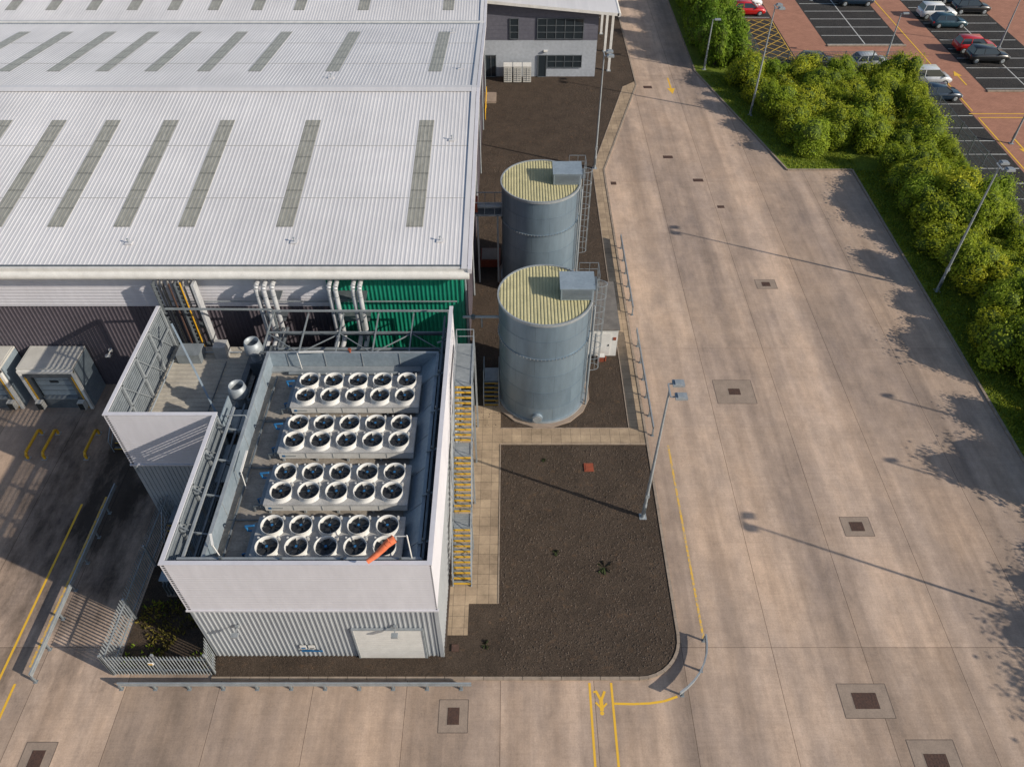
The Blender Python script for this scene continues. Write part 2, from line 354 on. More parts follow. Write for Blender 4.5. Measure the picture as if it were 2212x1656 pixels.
for k in range(-3,9):
    for s in (1,-1):
        x0,x1=26.6,31.4; y0=83+k*1.6
        pa=(x0,y0) if s>0 else (x1,y0); pb=(x1,y0+4.8) if s>0 else (x0,y0+4.8)
        a_,c_=V(pa),V(pb)
        def clip(P,Q,y):
            t=(y-P.y)/(Q.y-P.y); return P.lerp(Q,t)
        if c_.y>96.5: c_=clip(a_,c_,96.5)
        if a_.y<82.5: a_=clip(a_,V(pb),82.5)
        if c_.y>a_.y+.2: ln(b,a_,c_,.11,zz+.0012*(1+(s>0)),'yred')
def arrow(b,x,y,dy,L,z,mt):
    ln(b,(x,y-dy*L/2),(x,y+dy*L*.15),.16,z,mt); b.poly([(x-.42,y+dy*L*.15,z),(x+.42,y+dy*L*.15,z),(x,y+dy*L/2,z)],mt)
arrow(b,47.8,80.5,1,3.4,zz,'yline'); arrow(b,47.6,66,-1,3.4,zz,'yline')
struct(b,'car_park_marking')
sheet('parking_bays',[(26.35,82.2),(31.6,82.2),(31.6,96.9),(26.35,96.9)],-.010,'tarmac')
for (x0,x1,y) in ((36,45,88.8),(49.3,58.5,77.3)): kerb('kerb',[(x0,y),(x1,y)],.3,.12)
b=MB(); z=.004
arrow(b,16.6,78.6,-1,3.8,z,'yline')
struct(b,'arrow_marking')
b=MB()
ln(b,(3.67,5),(3.67,15.25),.11,z,'yline'); ln(b,(4.70,5),(4.70,15.25),.11,z,'yline')
struct(b,'walkway_line')
b=MB()
P=[(4.76,14.27),(5.6,14.25),(6.4,14.28),(7.1,14.38),(7.75,14.6)]
for p,q in zip(P,P[1:]): ln(b,p,q,.11,z,'yline')
ln(b,(9.47,17.3),(9.47,29.8),.12,z,'yfaint')
struct(b,'road_edge_line')
b=MB(); ln(b,(-24.4,10),(-24.4,25.5),.12,z,'yline'); ln(b,(-23.55,9),(-23.55,15.2),.12,z,'yline'); ln(b,(-23.2,16),(-23.2,26),.12,z,'yfaint')
struct(b,'yard_line')
b=MB(); cx,cy=4.16,14.35
b.poly([(cx+.1*math.cos(t*math.pi/4),cy-.52+.10*math.sin(t*math.pi/4),z) for t in range(8)],'yline')
for p,q,w_ in (((0,-.42),(0,.08),.18),((0,.05),(-.22,.52),.12),((0,.05),(.2,.5),.12),((0,-.32),(-.26,-.02),.09),((0,-.32),(.26,-.06),.09),((-.22,.5),(-.34,.44),.09)):
    ln(b,(cx+p[0],cy+p[1]),(cx+q[0],cy+q[1]),w_,z+random.uniform(.0005,.002),'yline')
struct(b,'pedestrian_symbol_marking')
def manhole(x,y,ow,oh,iw,ih,slab=True,mt='rust'):
    e=MB()
    if slab:
        e.box((x-ow/2,y-oh/2,-.02),(x+ow/2,y+oh/2,.0035),'slab')
        for (a,c) in (((x-ow/2,y-oh/2),(x+ow/2,y-oh/2)),((x-ow/2,y+oh/2),(x+ow/2,y+oh/2)),((x-ow/2,y-oh/2),(x-ow/2,y+oh/2)),((x+ow/2,y-oh/2),(x+ow/2,y+oh/2))):
            ln(e,a,c,.03,.006+random.uniform(0,.001),'jointline')
    e.box((x-iw/2-.04,y-ih/2-.04,-.02),(x+iw/2+.04,y+ih/2+.04,.008),'kerb' if slab else 'rust')
    h=e.done('manhole_cover',(x,y,0),category='manhole',label='rusty iron manhole cover set in a concrete surround' if slab else 'small rusty iron cover set in the ground',group='manhole covers in the concrete yard')
    c=MB(); nx=max(2,round(iw/.14)); ny=max(2,round(ih/.14))
    c.box((x-iw/2,y-ih/2,0),(x+iw/2,y+ih/2,.012),mt)
    for i in range(nx):
        for j in range(ny):
            X=x-iw/2+(i+.5)*iw/nx; Y=y-ih/2+(j+.5)*ih/ny; c.box((X-.045,Y-.045,.012),(X+.045,Y+.045,.018),mt)
    c.done('lid',(x,y,0),parent=h)
for a in ((19,45.4,1.5,1.1,.62,.5),(14.4,34.3,2.5,2.1,.75,.55),(19.1,24,1.6,1.25,.75,.6),(16.5,14.4,2.3,1.6,1.15,.75),(18.8,11.6,2.1,2.1,1.,.9),(-2.7,13.7,1.35,1.5,.55,.78),(-21.1,11.8,1.4,1.5,.6,.8)): manhole(*a)
for a in ((16.4,60,0,0,.8,.4),(14.3,64,0,0,.8,.4),(14.2,78.3,0,0,.8,.5),(17.6,55.8,0,0,.5,.3),(8.9,59.5,0,0,.4,.4)): manhole(*a,slab=False)
b=MB(); b.box((4.25,27.75,.07),(4.8,28.35,.12),'red'); b.box((4.33,27.83,.12),(4.72,28.27,.135),'red'); b.done('drain_cover',(4.5,28,.07),category='drain cover',label='square red painted drain cover set in dark soil')
b=MB(); b.box((-2.95,16.75,.07),(-2.6,17.1,.14),'rust'); b.done('drain_cover',(-2.8,16.9,.07),category='drain cover',label='small grey drain cover beside the plant building')
# ------------------------------------------------------------ main warehouse
S=.1176
wh=empty('warehouse',(-46,60,0),category='warehouse',label='large white ribbed roof warehouse with grey and green clad walls')
XL,XR=-95,-2.35
EX=-2.9
b=MB()
b.corr((-95,35,6.6),(0,0,1),(1,0,0),(0,-1,0),2.7,95-10.6,.22,.022,'silver')
b.done('upper_cladding',(-50,35,6.6),parent=wh,label='horizontal ribbed silver cladding band')
b=MB(); b.corr((-95,35,0),(1,0,0),(0,0,1),(0,-1,0),95-10.6,6.58,.25,.035,'darkclad'); b.done('front_wall',(-50,35,0),parent=wh,label='dark grey vertically ribbed cladding')
b=MB(); b.corr((-10.6,34.95,0),(1,0,0),(0,0,1),(0,-1,0),7.7,9.3,.25,.04,'green'); b.box((-10.66,34.85,0),(-10.6,35.05,9.3),'green')
b.box((-2.96,34.88,0),(-2.86,35.1,9.3),'green'); b.corr((EX,35.1,0),(0,1,0),(0,0,1),(1,0,0),1.2,9.4,.25,.035,'green'); b.done('green_wall_panel',(-7,35,0),parent=wh,label='bright green ribbed cladding at the corner')
b=MB(); b.corr((EX,36.3,0),(0,1,0),(0,0,1),(1,0,0),66.7,9.5,.3,.04,'darkclad')
b.poly([(EX-.02,35,9.4),(EX-.02,52,11.6),(EX-.02,69,9.6),(EX-.02,86,11.6),(EX-.02,103,9.6),(EX-.02,103,9.2),(EX-.02,35,9.2)],'darkclad')
b.done('side_wall',(EX,60,0),parent=wh)
b=MB(); b.box((-95,102.8,0),(-2.95,103,9.6),'darkclad'); b.box((-95,35.2,0),(-94.8,103,9.6),'darkclad'); b.done('rear_wall',(-50,103,0),parent=wh)
b=MB()
def slope(y0,z0,y1,z1):
    L=math.hypot(y1-y0,z1-z0); dd=V((0,(y1-y0)/L,(z1-z0)/L)); n=V((0,-dd.z,dd.y)); return L,dd,n
for (y0,z0,y1,z1) in ((34.4,10.02,52,12),(52,12,69,10),(69,10,86,12),(86,12,103,10)):
    L,dd,n=slope(y0,z0,y1,z1); b.corr((XL,y0,z0),(1,0,0),dd,n,XR-XL-.12,L,.245,.013,'roof',.5)
rf=b.done('roof',(-46,60,10),parent=wh,label='white ribbed sheet roof in shallow pitches')
b=MB()
b.box((XL,34.18,9.62),(XR-.1,34.46,10.02),'white'); b.cyl((XL,34.3,9.5),(XR-.05,34.3,9.5),.30,.30,'white',14); b.box((XL,34.45,9.2),(XR-.1,35.05,9.26),'white')
b.box((XL,34.32,10.02),(XR-.1,34.44,10.06),'dgalv')
b.done('eaves_gutter',(-46,34.4,9.5),parent=rf)
b=MB()
for y in (52,86):
    b.beam((XL,y-.22,12.045),(XR-.12,y-.22,12.045),.5,.02,'roof',(0,-.1,1)); b.beam((XL,y+.22,12.045),(XR-.12,y+.22,12.045),.5,.02,'roof',(0,.1,1))
b.done('ridge_cap',(-46,52,12),parent=rf)
b=MB(); b.box((XL,68.6,9.98),(XR-.12,69.4,10.07),'galv'); b.box((XL,68.85,10.07),(XR-.12,69.15,10.13),'white'); b.done('valley_gutter',(-46,69,10),parent=rf)
b=MB()
for (y0,z0,y1,z1) in ((34.1,9.86,52,11.9),(52,11.9,69,9.9),(69,9.9,86,11.9),(86,11.9,103,9.9)):
    b.beam((XR,y0,z0),(XR,y1,z1),.22,.34,'silver'); b.beam((XR-.3,y0,z0+.17),(XR-.3,y1,z1+.17),.3,.04,'roof')
b.poly([(XR-.1,34.5,9.5),(EX,34.5,9.5),(EX,52,11.5),(XR-.1,52,11.5)],'silver')
b.done('verge_trim',(XR,60,10),parent=rf)
for sl in ((34.4,10.02,52,12,37.6,48.2),(52,12,69,10,55.7,66.2),(69,10,86,12,71.2,82.2)):
    L,dd,n=slope(*sl[:4])
    for x in (-6.15,-13.7,-19.4,-23.15,-27.0,-30.6,-34.2,-37.8,-41.4,-45.,-48.6,-52.2)[:(8 if sl[0]<40 else 12)]:
        t0=(sl[4]-sl[0])/dd.y; o=V((x,sl[0],sl[1]))+dd*t0+n*.018
        b=MB(); b.corr(o,(1,0,0),dd,n,.98,(sl[5]-sl[4])/dd.y,.245,.010,'skyl',.5)
        b.done('skylight',o,parent=rf)
b=MB()
for (x,y) in ((-21.8,36.2),(-12.4,36.3),(-4.1,36.4),(-3.9,46),(-3.8,56.3),(-13.,54.2),(-5,66)):
    zb=10.02+(y-34.4)*.1125 if y<52 else 12-(y-52)*S
    b.box((x-.2,y-.16,zb+.03),(x+.2,y+.16,zb+.07),'roof'); b.cyl((x,y,zb),(x,y,zb+.3),.03,.03,'galv',8); b.cyl((x,y,zb+.27),(x,y,zb+.33),.06,.06,'galv',8)
b.done('roof_anchor',(-12,40,10),parent=rf,label='galvanised fall arrest posts fixed through the sheets')
b=MB()
for y in (40.2,45.4): b.beam((XL,y,10.02+(y-34.4)*.1125+.016),(XR-.2,y,10.02+(y-34.4)*.1125+.016),.04,.01,'casing')
for y in (57.6,62.9): b.beam((XL,y,12-(y-52)*S+.016),(XR-.2,y,12-(y-52)*S+.016),.04,.01,'casing')
b.done('sheet_lap',(-40,40,10.5),parent=rf)
b=MB()
for y in (35.9,44,52.5,61,69,77): b.cyl((EX+.14,y,0.1),(EX+.14,y,9.6),.07,.07,'galv',8)
b.done('downpipe',(EX,50,0),parent=wh)
def dock(x0,x1):
    e=empty('loading_dock',((x0+x1)/2,33.9,0),category='loading dock',label='projecting loading dock pod with grey sectional door and pale frame',group='loading dock pods on the warehouse front')
    b=MB(); b.box((x0,32.9,3.35),(x1,34.9,3.48),'cream'); b.box((x0,33.1,.0),(x0+.12,34.9,3.35),'gpanel'); b.box((x1-.12,33.1,0),(x1,34.9,3.35),'gpanel'); b.box((x0+.1,33.0,3.48),(x1-.1,34.8,3.5),'cream')
    b.done('pod_shell',e.location,parent=e)
    b=MB(); b.box((x0,32.8,0),(x0+.18,32.98,3.33),'white'); b.box((x1-.18,32.8,0),(x1,32.98,3.33),'white'); b.box((x0,32.78,3.15),(x1,32.96,3.34),'white')
    b.box((x0+.18,32.86,0.9),(x0+.55,32.98,3.1),'dgalv'); b.box((x1-.55,32.86,0.9),(x1-.18,32.98,3.1),'dgalv'); b.box((x0+.18,32.85,2.75),(x1-.18,32.97,3.14),'dgalv')
    for xx in (x0+.22,x1-.32): b.box((xx,32.82,0.1),(xx+.08,32.86,2.8),'yellow')
    b.done('dock_frame',e.location,parent=e)
    b=MB(); b.box((x0+.55,33.1,.9),(x1-.55,33.16,2.75),'gpanel')
    for k in range(4): b.box((x0+.55,33.07,.95+k*.44),(x1-.55,33.1,.97+k*.44),'dgalv')
    b.box(((x0+x1)/2-.25,33.06,2.1),((x0+x1)/2+.25,33.1,2.3),'glass')
    b.done('door',e.location,parent=e)
    b=MB(); b.box((x0+.25,32.9,0),(x1-.25,33.35,.9),'dgalv'); b.box((x0+.7,32.86,.82),(x1-.7,33.1,.92),'mgalv')
    b.done('dock_sill',e.location,parent=e)
    for xx in (x0+.2,x1-.6):
        b=MB(); b.box((xx,32.45,.3),(xx+.4,32.78,.9),'cream'); b.box((xx+.05,32.4,.35),(xx+.35,32.45,.85),'rubber'); b.done('dock_buffer',e.location,parent=e)
dock(-29.9,-26.5); dock(-34.3,-30.9)
b=MB(); b.box((-25.15,34.85,3.0),(-24.95,35,3.2),'white'); b.beam((-25.05,34.9,3.1),(-25.05,34.5,3.1),.05,.05,'white'); b.box((-25.2,34.35,3.03),(-24.9,34.55,3.12),'white')
b.done('wall_lamp',(-25,34.9,3),parent=wh)
for x in (-28.9,-27.9,-25.4):
    b=MB(); P=[(x,28.8,0),(x,28.8,.32),(x,28.95,.45),(x,30.6,.45),(x,30.75,.32),(x,30.75,0)]; b.tube(P,.085,'yellow',10)
    b.box((x-.15,28.65,0),(x+.15,28.95,.02),'galv'); b.box((x-.15,30.6,0),(x+.15,30.9,.02),'galv')
    b.done('wheel_guide_barrier',(x,29.8,0),category='barrier',label='yellow tubular wheel guide hoop on the concrete yard',group='yellow wheel guide hoops')
def bundle(name,xs,r,label,z0=4.9,yend=31.,zt=8.9,mt='pipe',y_=33.9):
    e=empty(name,(sum(xs)/len(xs),34.4,z0),category='pipes',label=label)
    for i,x in enumerate(xs):
        b=MB(); y=y_-.1*(i%2); P=[V((x,34.95,zt)),V((x,y+.25,zt+.0)),V((x,y+.12,zt-.03)),V((x,y+.03,zt-.12)),V((x,y,zt-.28)),V((x,y,z0+.25)),V((x,y-.07,z0+.07)),V((x,y-.25,z0)),V((x,yend,z0))]
        b.tube(P,r,mt,14)
        for k in range(3): zz_=z0+.6+k*(zt-z0-1.2)/2; b.cyl((x,y,zz_),(x,y,zz_+.04),r*1.05,r*1.05,'mgalv',12)
        b.done('pipe',(x,34.4,z0),parent=e)
    for zz_ in (z0+1,z0+2.6):
        b=MB(); b.box((min(xs)-.2,y_+.2,zz_),(max(xs)+.2,34.9,zz_+.06),'dgalv'); b.done('bracket',(xs[0],34.5,zz_),parent=e)
    return e
bundle('pipe_bundle',[-14.4,-13.95,-13.5,],.14,'three thick silver insulated pipes rising up the warehouse wall',z0=5.2)
bundle('pipe_bundle',[-10.3,-9.92,-8.95,-8.57],.14,'four silver insulated pipes in front of the green cladding',z0=5.2)
e=bundle('pipe_bundle',[-19.95,-19.72,-19.4,-19.1,-18.8,-18.5,-18.2],.06,'bundle of thin steel pipes and cable trays on the wall',2.8,33.0,9.1,mt='dpipe',y_=34.2)
b=MB()
for x in (-20.2,-18.95): 
    b.box((x,33.9,2.6),(x+.05,34.3,9.1),'dgalv')
    for k in range(20): b.box((x,33.92,2.8+k*.32),(x+.25,33.95,2.84+k*.32),'mgalv')
b.box((-17.95,33.8,2.6),(-17.8,34.3,9.1),'pipe'); b.box((-18.65,34.0,2.6),(-18.61,34.1,9.1),'yellow'); b.box((-19.55,33.9,2.6),(-19.5,34.0,9.1),'black'); b.box((-19.25,33.9,2.6),(-19.2,34.0,9.1),'rust')
b.done('cable_tray',(-19,34.3,3),parent=e)
# ------------------------------------------------------------ plant building
cb=empty('plant_building',(-9,24,0),category='building',label='silver clad plant building with open roof deck holding chillers')
X0,X1,Y0,Y1,ZT,ZM=-14.35,-3.3,16.5,32.7,8.5,4.75
XA,YA=-19.65,24.65
PB,DB=.15,.007
b=MB()
b.corr((X0,Y0,ZM),(0,0,1),(1,0,0),(0,-1,0),ZT-ZM,X1-X0,PB,DB,'silver'); b.box((X0,Y0+.005,ZM),(X1,Y0+.06,ZT),'silver')
b.box((X0-.04,Y0-.07,ZM-.09),(X1+.06,Y0+.05,ZM),'silver')
b.done('screen_wall',(-9,Y0,ZM),parent=cb,label='smooth finely ribbed silver screen wall')
b=MB(); b.corr((X1,Y0,ZM),(0,0,1),(0,1,0),(1,0,0),ZT-ZM,Y1-Y0,PB,DB,'silver'); b.box((X1-.06,Y0,ZM),(X1-.005,Y1,ZT),'silver')
b.done('screen_wall',(X1,24,ZM),parent=cb,label='smooth finely ribbed silver screen wall')
b=MB(); b.corr((XA,YA,ZM),(0,0,1),(1,0,0),(0,-1,0),ZT-ZM,X0-XA-.05,PB,DB,'silver'); b.box((XA,YA+.005,ZM),(X0-.1,YA+.06,ZT),'silver'); b.box((XA-.04,YA-.07,ZM-.09),(X0-.05,YA+.05,ZM),'silver')
b.done('screen_wall',(-17,YA,ZM),parent=cb,label='smooth finely ribbed silver screen wall')
b=MB(); b.corr((X0,Y0+.06,0),(1,0,0),(0,0,1),(0,-1,0),X1-X0,ZM-.09,.22,.035,'greyclad'); b.box((X0,Y0+.07,0),(X1-.02,Y0+.2,ZM-.1),'greyclad')
b.corr((X1-.04,Y0,0),(0,1,0),(0,0,1),(1,0,0),Y1-Y0,ZM,.22,.035,'greyclad'); b.box((X0,Y0+.2,0),(X0+.1,Y1,ZM),'greyclad'); b.box((X1-.12,Y0+.1,0),(X1-.06,Y1,ZM),'greyclad')
b.corr((XA,YA+.06,0),(1,0,0),(0,0,1),(0,-1,0),X0-XA,ZM-.09,.22,.035,'greyclad'); b.box((XA,YA+.1,0),(XA+.1,Y1,ZM),'greyclad'); b.box((XA,Y1-.1,0),(X1,Y1,ZM),'greyclad')
b.box((X1-.16,Y0-.01,0),(X1+.03,Y0+.12,ZM-.1),'greyclad')
b.done('lower_wall',(-9,Y0,0),parent=cb,label='vertically ribbed mid grey lower cladding')
def slats(p,q,z0,z1,nrm,name='louvre_screen'):
    p=V(p);q=V(q);b=MB();z=z0+.06
    while z<z1: b.beam((p.x,p.y,z),(q.x,q.y,z),.04,.10,'mgalv'); z+=.17
    n=round((q-p).length/2)
    for i in range(n+1):
        c=p.lerp(q,i/n)+V(nrm)*.12; b.box((c.x-.06,c.y-.06,z0-.8),(c.x+.06,c.y+.06,z1),'galv')
        if i<n:
            c2=p.lerp(q,(i+1)/n)+V(nrm)*.12
            b.beam((c.x,c.y,z1-.25),(c2.x,c2.y,z0+.6),.04,.04,'galv')
    for zz_ in (z0+.2,(z0+z1)/2+.3,z1-.1):
        a_=p+V(nrm)*.14;c_=q+V(nrm)*.14; b.beam((a_.x,a_.y,zz_),(c_.x,c_.y,zz_),.08,.09,'galv')
    return b.done(name,(p.x,p.y,z0),parent=cb,label='horizontal louvre slats on galvanised posts')
slats((X0,Y0+.06,0),(X0,YA,0),ZM,ZT,(1,0,0)); slats((XA,YA+.06,0),(XA,Y1,0),ZM,ZT,(1,0,0))
b=MB()
t=.16
for (p,q) in (((X0-.03,Y0-.04),(X1+.05,Y0+t)),((X1-t,Y0+t),(X1+.05,Y1)),((X0-.03,Y0+t),(X0+t,YA-.04)),((XA-.03,YA-.04),(X0+t,YA+t)),((XA-.03,YA+t),(XA+t,Y1))):
    b.box((p[0],p[1],ZT),(q[0],q[1],ZT+.05),'silver')
b.done('coping',(-9,24,ZT),parent=cb)
b=MB()
z_=7.95
b.beam((X0+.5,Y0+.45,z_+.25),(X1-.4,Y0+.45,z_+.25),.1,.12,'galv'); b.beam((X0+.6,Y0+.5,z_),(X0+.6,YA+1,z_),.1,.12,'galv'); b.beam((X0+.95,Y0+.5,z_-.3),(X0+.95,YA+1.5,z_-.3),.08,.1,'dgalv')
b.beam((X1-.4,Y0+.45,z_+.25),(X1-.4,Y1-.5,z_+.25),.1,.12,'dgalv')
for y in (18.5,20.5,22.5,24.4):
    b.beam((X0+.1,y,7.9),(-12.95,y,7.6),.07,.07,'mgalv'); b.beam((X0+.1,y,8.3),(-12.95,y,7.0),.05,.05,'dgalv')
for y in (17.8,20.3,22.8,25.3,27.8,30.3):
    b.beam((X1-.05,y,8.3),(-4.0,y,8.0),.07,.07,'mgalv'); b.box((X1-.45,y-.05,7.2),(X1-.35,y+.05,8.4),'dgalv')
for x in (-12,-9.5,-7,-4.6): b.box((x-.05,Y0+.35,6.9),(x+.05,Y0+.45,8.45),'dgalv')
b.done('support_frame',(-9,24,7),parent=cb)
b=MB(); b.corr((-12.9,Y0+.2,6.8),(0,1,0),(1,0,0),(0,0,1),13.0,7.95,.52,.015,'deck',.85)
for y in (20.0,23.0,26.0): b.box((-12.85,y-.2,6.815),(-5,y-.17,6.83),'dgalv')
b.done('roof_deck',(-9,24,6.8),parent=cb,label='weathered plank roof deck')
b=MB()
b.box((-12.96,Y0+.2,5.6),(-12.9,29.65,7.9),'gpanel'); b.box((-12.9,29.6,6.6),(-3.95,29.66,7.9),'gpanel')
b.poly([(-4.95,Y0+.2,6.82),(-3.95,Y0+.2,7.9),(-3.95,29.6,7.9),(-4.95,29.6,6.82)],'gpanel')
for y in range(18,30,2): b.beam((-4.95,y,6.84),(-3.95,y,7.92),.04,.02,'galv',(0,1,0)); b.box((-12.9,y-.02,6.8),(-12.88,y+.02,7.9),'galv')
for x in range(-12,-4,2): b.box((x-.02,29.57,6.8),(x+.02,29.6,7.9),'galv')
b.box((-13.02,Y0+.25,7.9),(-12.86,29.7,7.94),'galv'); b.box((-12.86,29.58,7.9),(-3.9,29.7,7.94),'galv'); b.box((-4.0,Y0+.25,7.9),(-3.85,29.58,7.94),'galv')
b.box((-12.9,29.2,6.8),(-4.9,29.58,6.95),'galv')
b.done('inner_screen',(-9,24,7),parent=cb,label='smooth grey steel panels around the chiller deck')
b=MB(); b.corr((X0+.1,YA+.1,5.5),(1,0,0),(0,1,0),(0,0,1),1.35,8,.3,.04,'dgalv')
b.box((X0+.1,Y0+.2,5.4),(-12.96,YA,5.45),'dgalv'); b.corr((XA+.1,YA+.1,5.5),(0,1,0),(1,0,0),(0,0,1),7.9,5.2,.33,.04,'beigedeck')
b.box((-3.9,Y0+.2,6.9),(X1-.1,Y1,6.95),'dgalv'); b.box((-12.96,29.7,5.4),(-3.4,Y1,5.45),'dgalv')
b.done('lower_roof',(-15,28,5.5),parent=cb,label='beige ribbed sheet lower roof')
b=MB(); b.box((-14.2,24.9,6.9),(-12.98,26.4,6.98),'galv'); b.box((-14.25,24.9,6.98),(-14.2,26.4,8.0),'gpanel'); b.box((-14.1,YA-2.6,6.6),(-12.98,YA-.3,6.66),'gpanel'); b.tube([(-13.9,25,7),(-13.9,25,8.1),(-13.0,25,8.1),(-13.0,25,7)],.03,'galv'); 
b.done('walkway',(-13.6,25.5,6.9),parent=cb)
b=MB(); b.box((-7.3,Y0-.06,0.02),(-4.15,Y0+.03,2.9),'white')
for k in range(1,14): b.box((-7.25,Y0-.066,k*.207),(-4.2,Y0-.06,k*.207+.008),'casing')
dr=b.done('door',(-5.7,Y0,0),parent=cb,label='white roller shutter door')
b=MB(); b.box((-7.38,Y0-.08,0),(-7.3,Y0+.03,2.98),'galv'); b.box((-4.15,Y0-.08,0),(-4.07,Y0+.03,2.98),'galv'); b.box((-7.3,Y0-.08,2.9),(-4.15,Y0+.03,2.98),'galv'); b.done('door_frame',(-5.7,Y0,0),parent=dr)
for x in (-12.5,-5.3):
    b=MB(); b.box((x-.08,Y0-.10,3.15),(x+.08,Y0,3.35),'galv'); b.beam((x,Y0-.05,3.25),(x,Y0-.45,3.3),.04,.04,'galv'); b.box((x-.15,Y0-.6,3.2),(x+.15,Y0-.38,3.32),'galv'); b.done('wall_lamp',(x,Y0,3.2),parent=cb)
b=MB(); b.box((-10.05,Y0-.06,1.0),(-9.75,Y0-.03,1.35),'white'); b.box((-10.0,Y0-.066,1.05),(-9.8,Y0-.06,1.18),'blue'); b.done('sign',(-9.9,Y0,1),parent=cb,label='small white and blue wall notice')
b=MB(); b.box((-9.65,Y0-.06,1.0),(-9.35,Y0-.03,1.35),'white'); b.box((-9.6,Y0-.066,1.05),(-9.4,Y0-.06,1.12),'black'); b.done('sign',(-9.5,Y0,1),parent=cb,label='small white wall notice with dark lettering')
b=MB()
for k in range(5): b.box((-10.05+k*.2,Y0-.06,.72),(-9.85+k*.2,Y0-.03,.72+random.uniform(.08,.16)),'blue')
b.done('sign',(-9.6,Y0,.7),parent=cb,label='low blue marking strip on the cladding')
ux=[-10.4,-9.15,-7.9,-6.65,-5.4]
def shroud(x,y):
    b=MB(); b.lathe((x,y,7.62),[(.52,0),(.482,.05),(.474,.26),(.497,.31),(.485,.315),(.456,.26),(.45,.04)],'fanwhite',28)
    for s in (-1,1):
        b.box((x+s*.40,y+.38,7.62),(x+s*.47,y+.44,7.93),'fanwhite')
    return b
def rotor(x,y):
    b=MB(); b.cyl((x,y,7.64),(x,y,7.66),.45,.45,'dgalv',24); b.cyl((x,y,7.74),(x,y,7.88),.13,.12,'black',12); b.box((x-.05,y-.05,7.88),(x+.05,y+.05,7.885),'blue')
    for k in range(5):
        a=2*math.pi*k/5+.3
        P=[]
        for rr,da,zz_ in ((.11,-.25,7.82),(.27,-.32,7.84),(.43,-.26,7.86),(.43,.50,7.74),(.27,.40,7.76),(.11,.5,7.78)):
            P.append((x+rr*math.cos(a+da),y+rr*math.sin(a+da),zz_))
        b.add(P,[(0,1,4,5),(1,2,3,4)],'black')
    for k in range(4):
        a=math.pi*k/2+.785; b.beam((x,y,7.7),(x+.44*math.cos(a),y+.44*math.sin(a),7.7),.03,.03,'galv')
    return b
def cooler(yc):
    e=empty('air_cooler',(-7.9,yc,6.8),category='chiller',label='white rooftop chiller with ten black axial fans',group='rooftop chillers on the deck')
    b=MB(); b.box((-11.1,yc-1.1,7.15),(-4.72,yc+1.1,7.55),'fanwhite'); b.box((-11.14,yc-1.13,7.55),(-4.68,yc+1.13,7.618),'casing')
    for k in range(1,5): x=-11.1+k*1.28; b.box((x-.01,yc-1.115,7.2),(x+.01,yc-1.1,7.55),'mgalv')
    b.done('casing',(-7.9,yc,7.15),parent=e)
    b=MB(); b.box((-10.95,yc-1.115,7.27),(-10.82,yc-1.102,7.40),'blue'); b.box((-10.82,yc-1.112,7.32),(-10.3,yc-1.102,7.37),'mgalv'); b.done('maker_badge',(-10.6,yc-1.1,7.3),parent=e)
    for x in (-11,-9.4,-7.9,-6.3,-4.85):
        b=MB(); b.box((x-.05,yc-1.0,6.8),(x+.05,yc-.9,7.15),'galv'); b.box((x-.05,yc+.9,6.8),(x+.05,yc+1.0,7.15),'galv'); b.done('leg',(x,yc,6.8),parent=e)
    b=MB()
    b.box((-11.35,yc-1.0,7.2),(-11.1,yc+.9,7.5),'mgalv')
    b.tube([(-11.2,yc+.55,7.4),(-11.55,yc+.55,7.4),(-11.6,yc+.55,7.75),(-11.2,yc+.55,7.8)],.05,'blue'); b.tube([(-11.3,yc-.9,7.3),(-11.7,yc-.9,7.2),(-11.7,yc-.9,6.85)],.06,'dgalv'); b.tube([(-11.3,yc-.5,7.3),(-11.6,yc-.5,7.2),(-11.6,yc-.5,6.85)],.04,'blue')
    b.done('pipe_manifold',(-11.3,yc,7.2),parent=e)
    return e
first=None
for yc in [18.3,21.18,24.18,27.1]:
    e=cooler(yc)
    for dy in (-.535,.535):
        for x in ux:
            if first is None:
                f=shroud(0,0).done('fan',(0,0,7.62)); r=rotor(0,0).done('rotor',(0,0,7.62),parent=f); first=f
                f.parent=e; f.location=V((x,yc+dy,7.62))-WORLD[e.name]
            else:
                n=first.copy(); COL.objects.link(n); n.parent=e; n.location=V((x,yc+dy,7.62))-WORLD[e.name]
                for c in first.children:
                    m_=c.copy(); COL.objects.link(m_); m_.parent=n; m_.rotation_euler=(0,0,random.uniform(0,6))
b=MB()
for y in (19.75,22.7,25.65): b.tube([(-12.6,y,6.9),(-5.1,y,6.9)],.04,'dgalv')
b.tube([(-12.5,17,6.95),(-12.5,28.8,6.95)],.06,'dgalv'); b.tube([(-11.9,29,7),(-5.3,29,7)],.1,'mgalv')
b.done('deck_pipe',(-9,24,6.9),category='pipes',label='thin grey pipes running across the roof deck')
def decklamp(pts,q,org):
    b=MB(); b.tube(pts,.025,'white'); b.beam(pts[-1],q,.09,.07,'white'); b.done('tube_lamp',org,category='lamp',label='white tube lamp on a bent pole on the plant roof',group='tube lamps on the plant roof')
decklamp([(-11.3,29.4,6.9),(-11.3,29.3,8.2),(-11.2,29.3,8.25)],(-9.9,29.3,8.3),(-11.3,29.4,6.8))
decklamp([(-12.4,21.5,6.9),(-12.45,21.7,7.9)],(-12.45,22.9,7.95),(-12.4,21.5,6.8))
decklamp([(-12.2,17.3,7.2),(-12.55,17.6,8.2)],(-12.75,18.1,8.3),(-12.2,17.3,7))
b=MB(); b.cyl((-8.6,29.63,7.94),(-8.6,29.63,8.1),.06,.06,'red',8); b.cyl((-8.6,29.63,8.1),(-8.6,29.63,8.16),.1,.1,'red',8); b.done('alarm_beacon',(-8.6,29.63,7.94),category='beacon',label='small red alarm beacon on the deck screen')
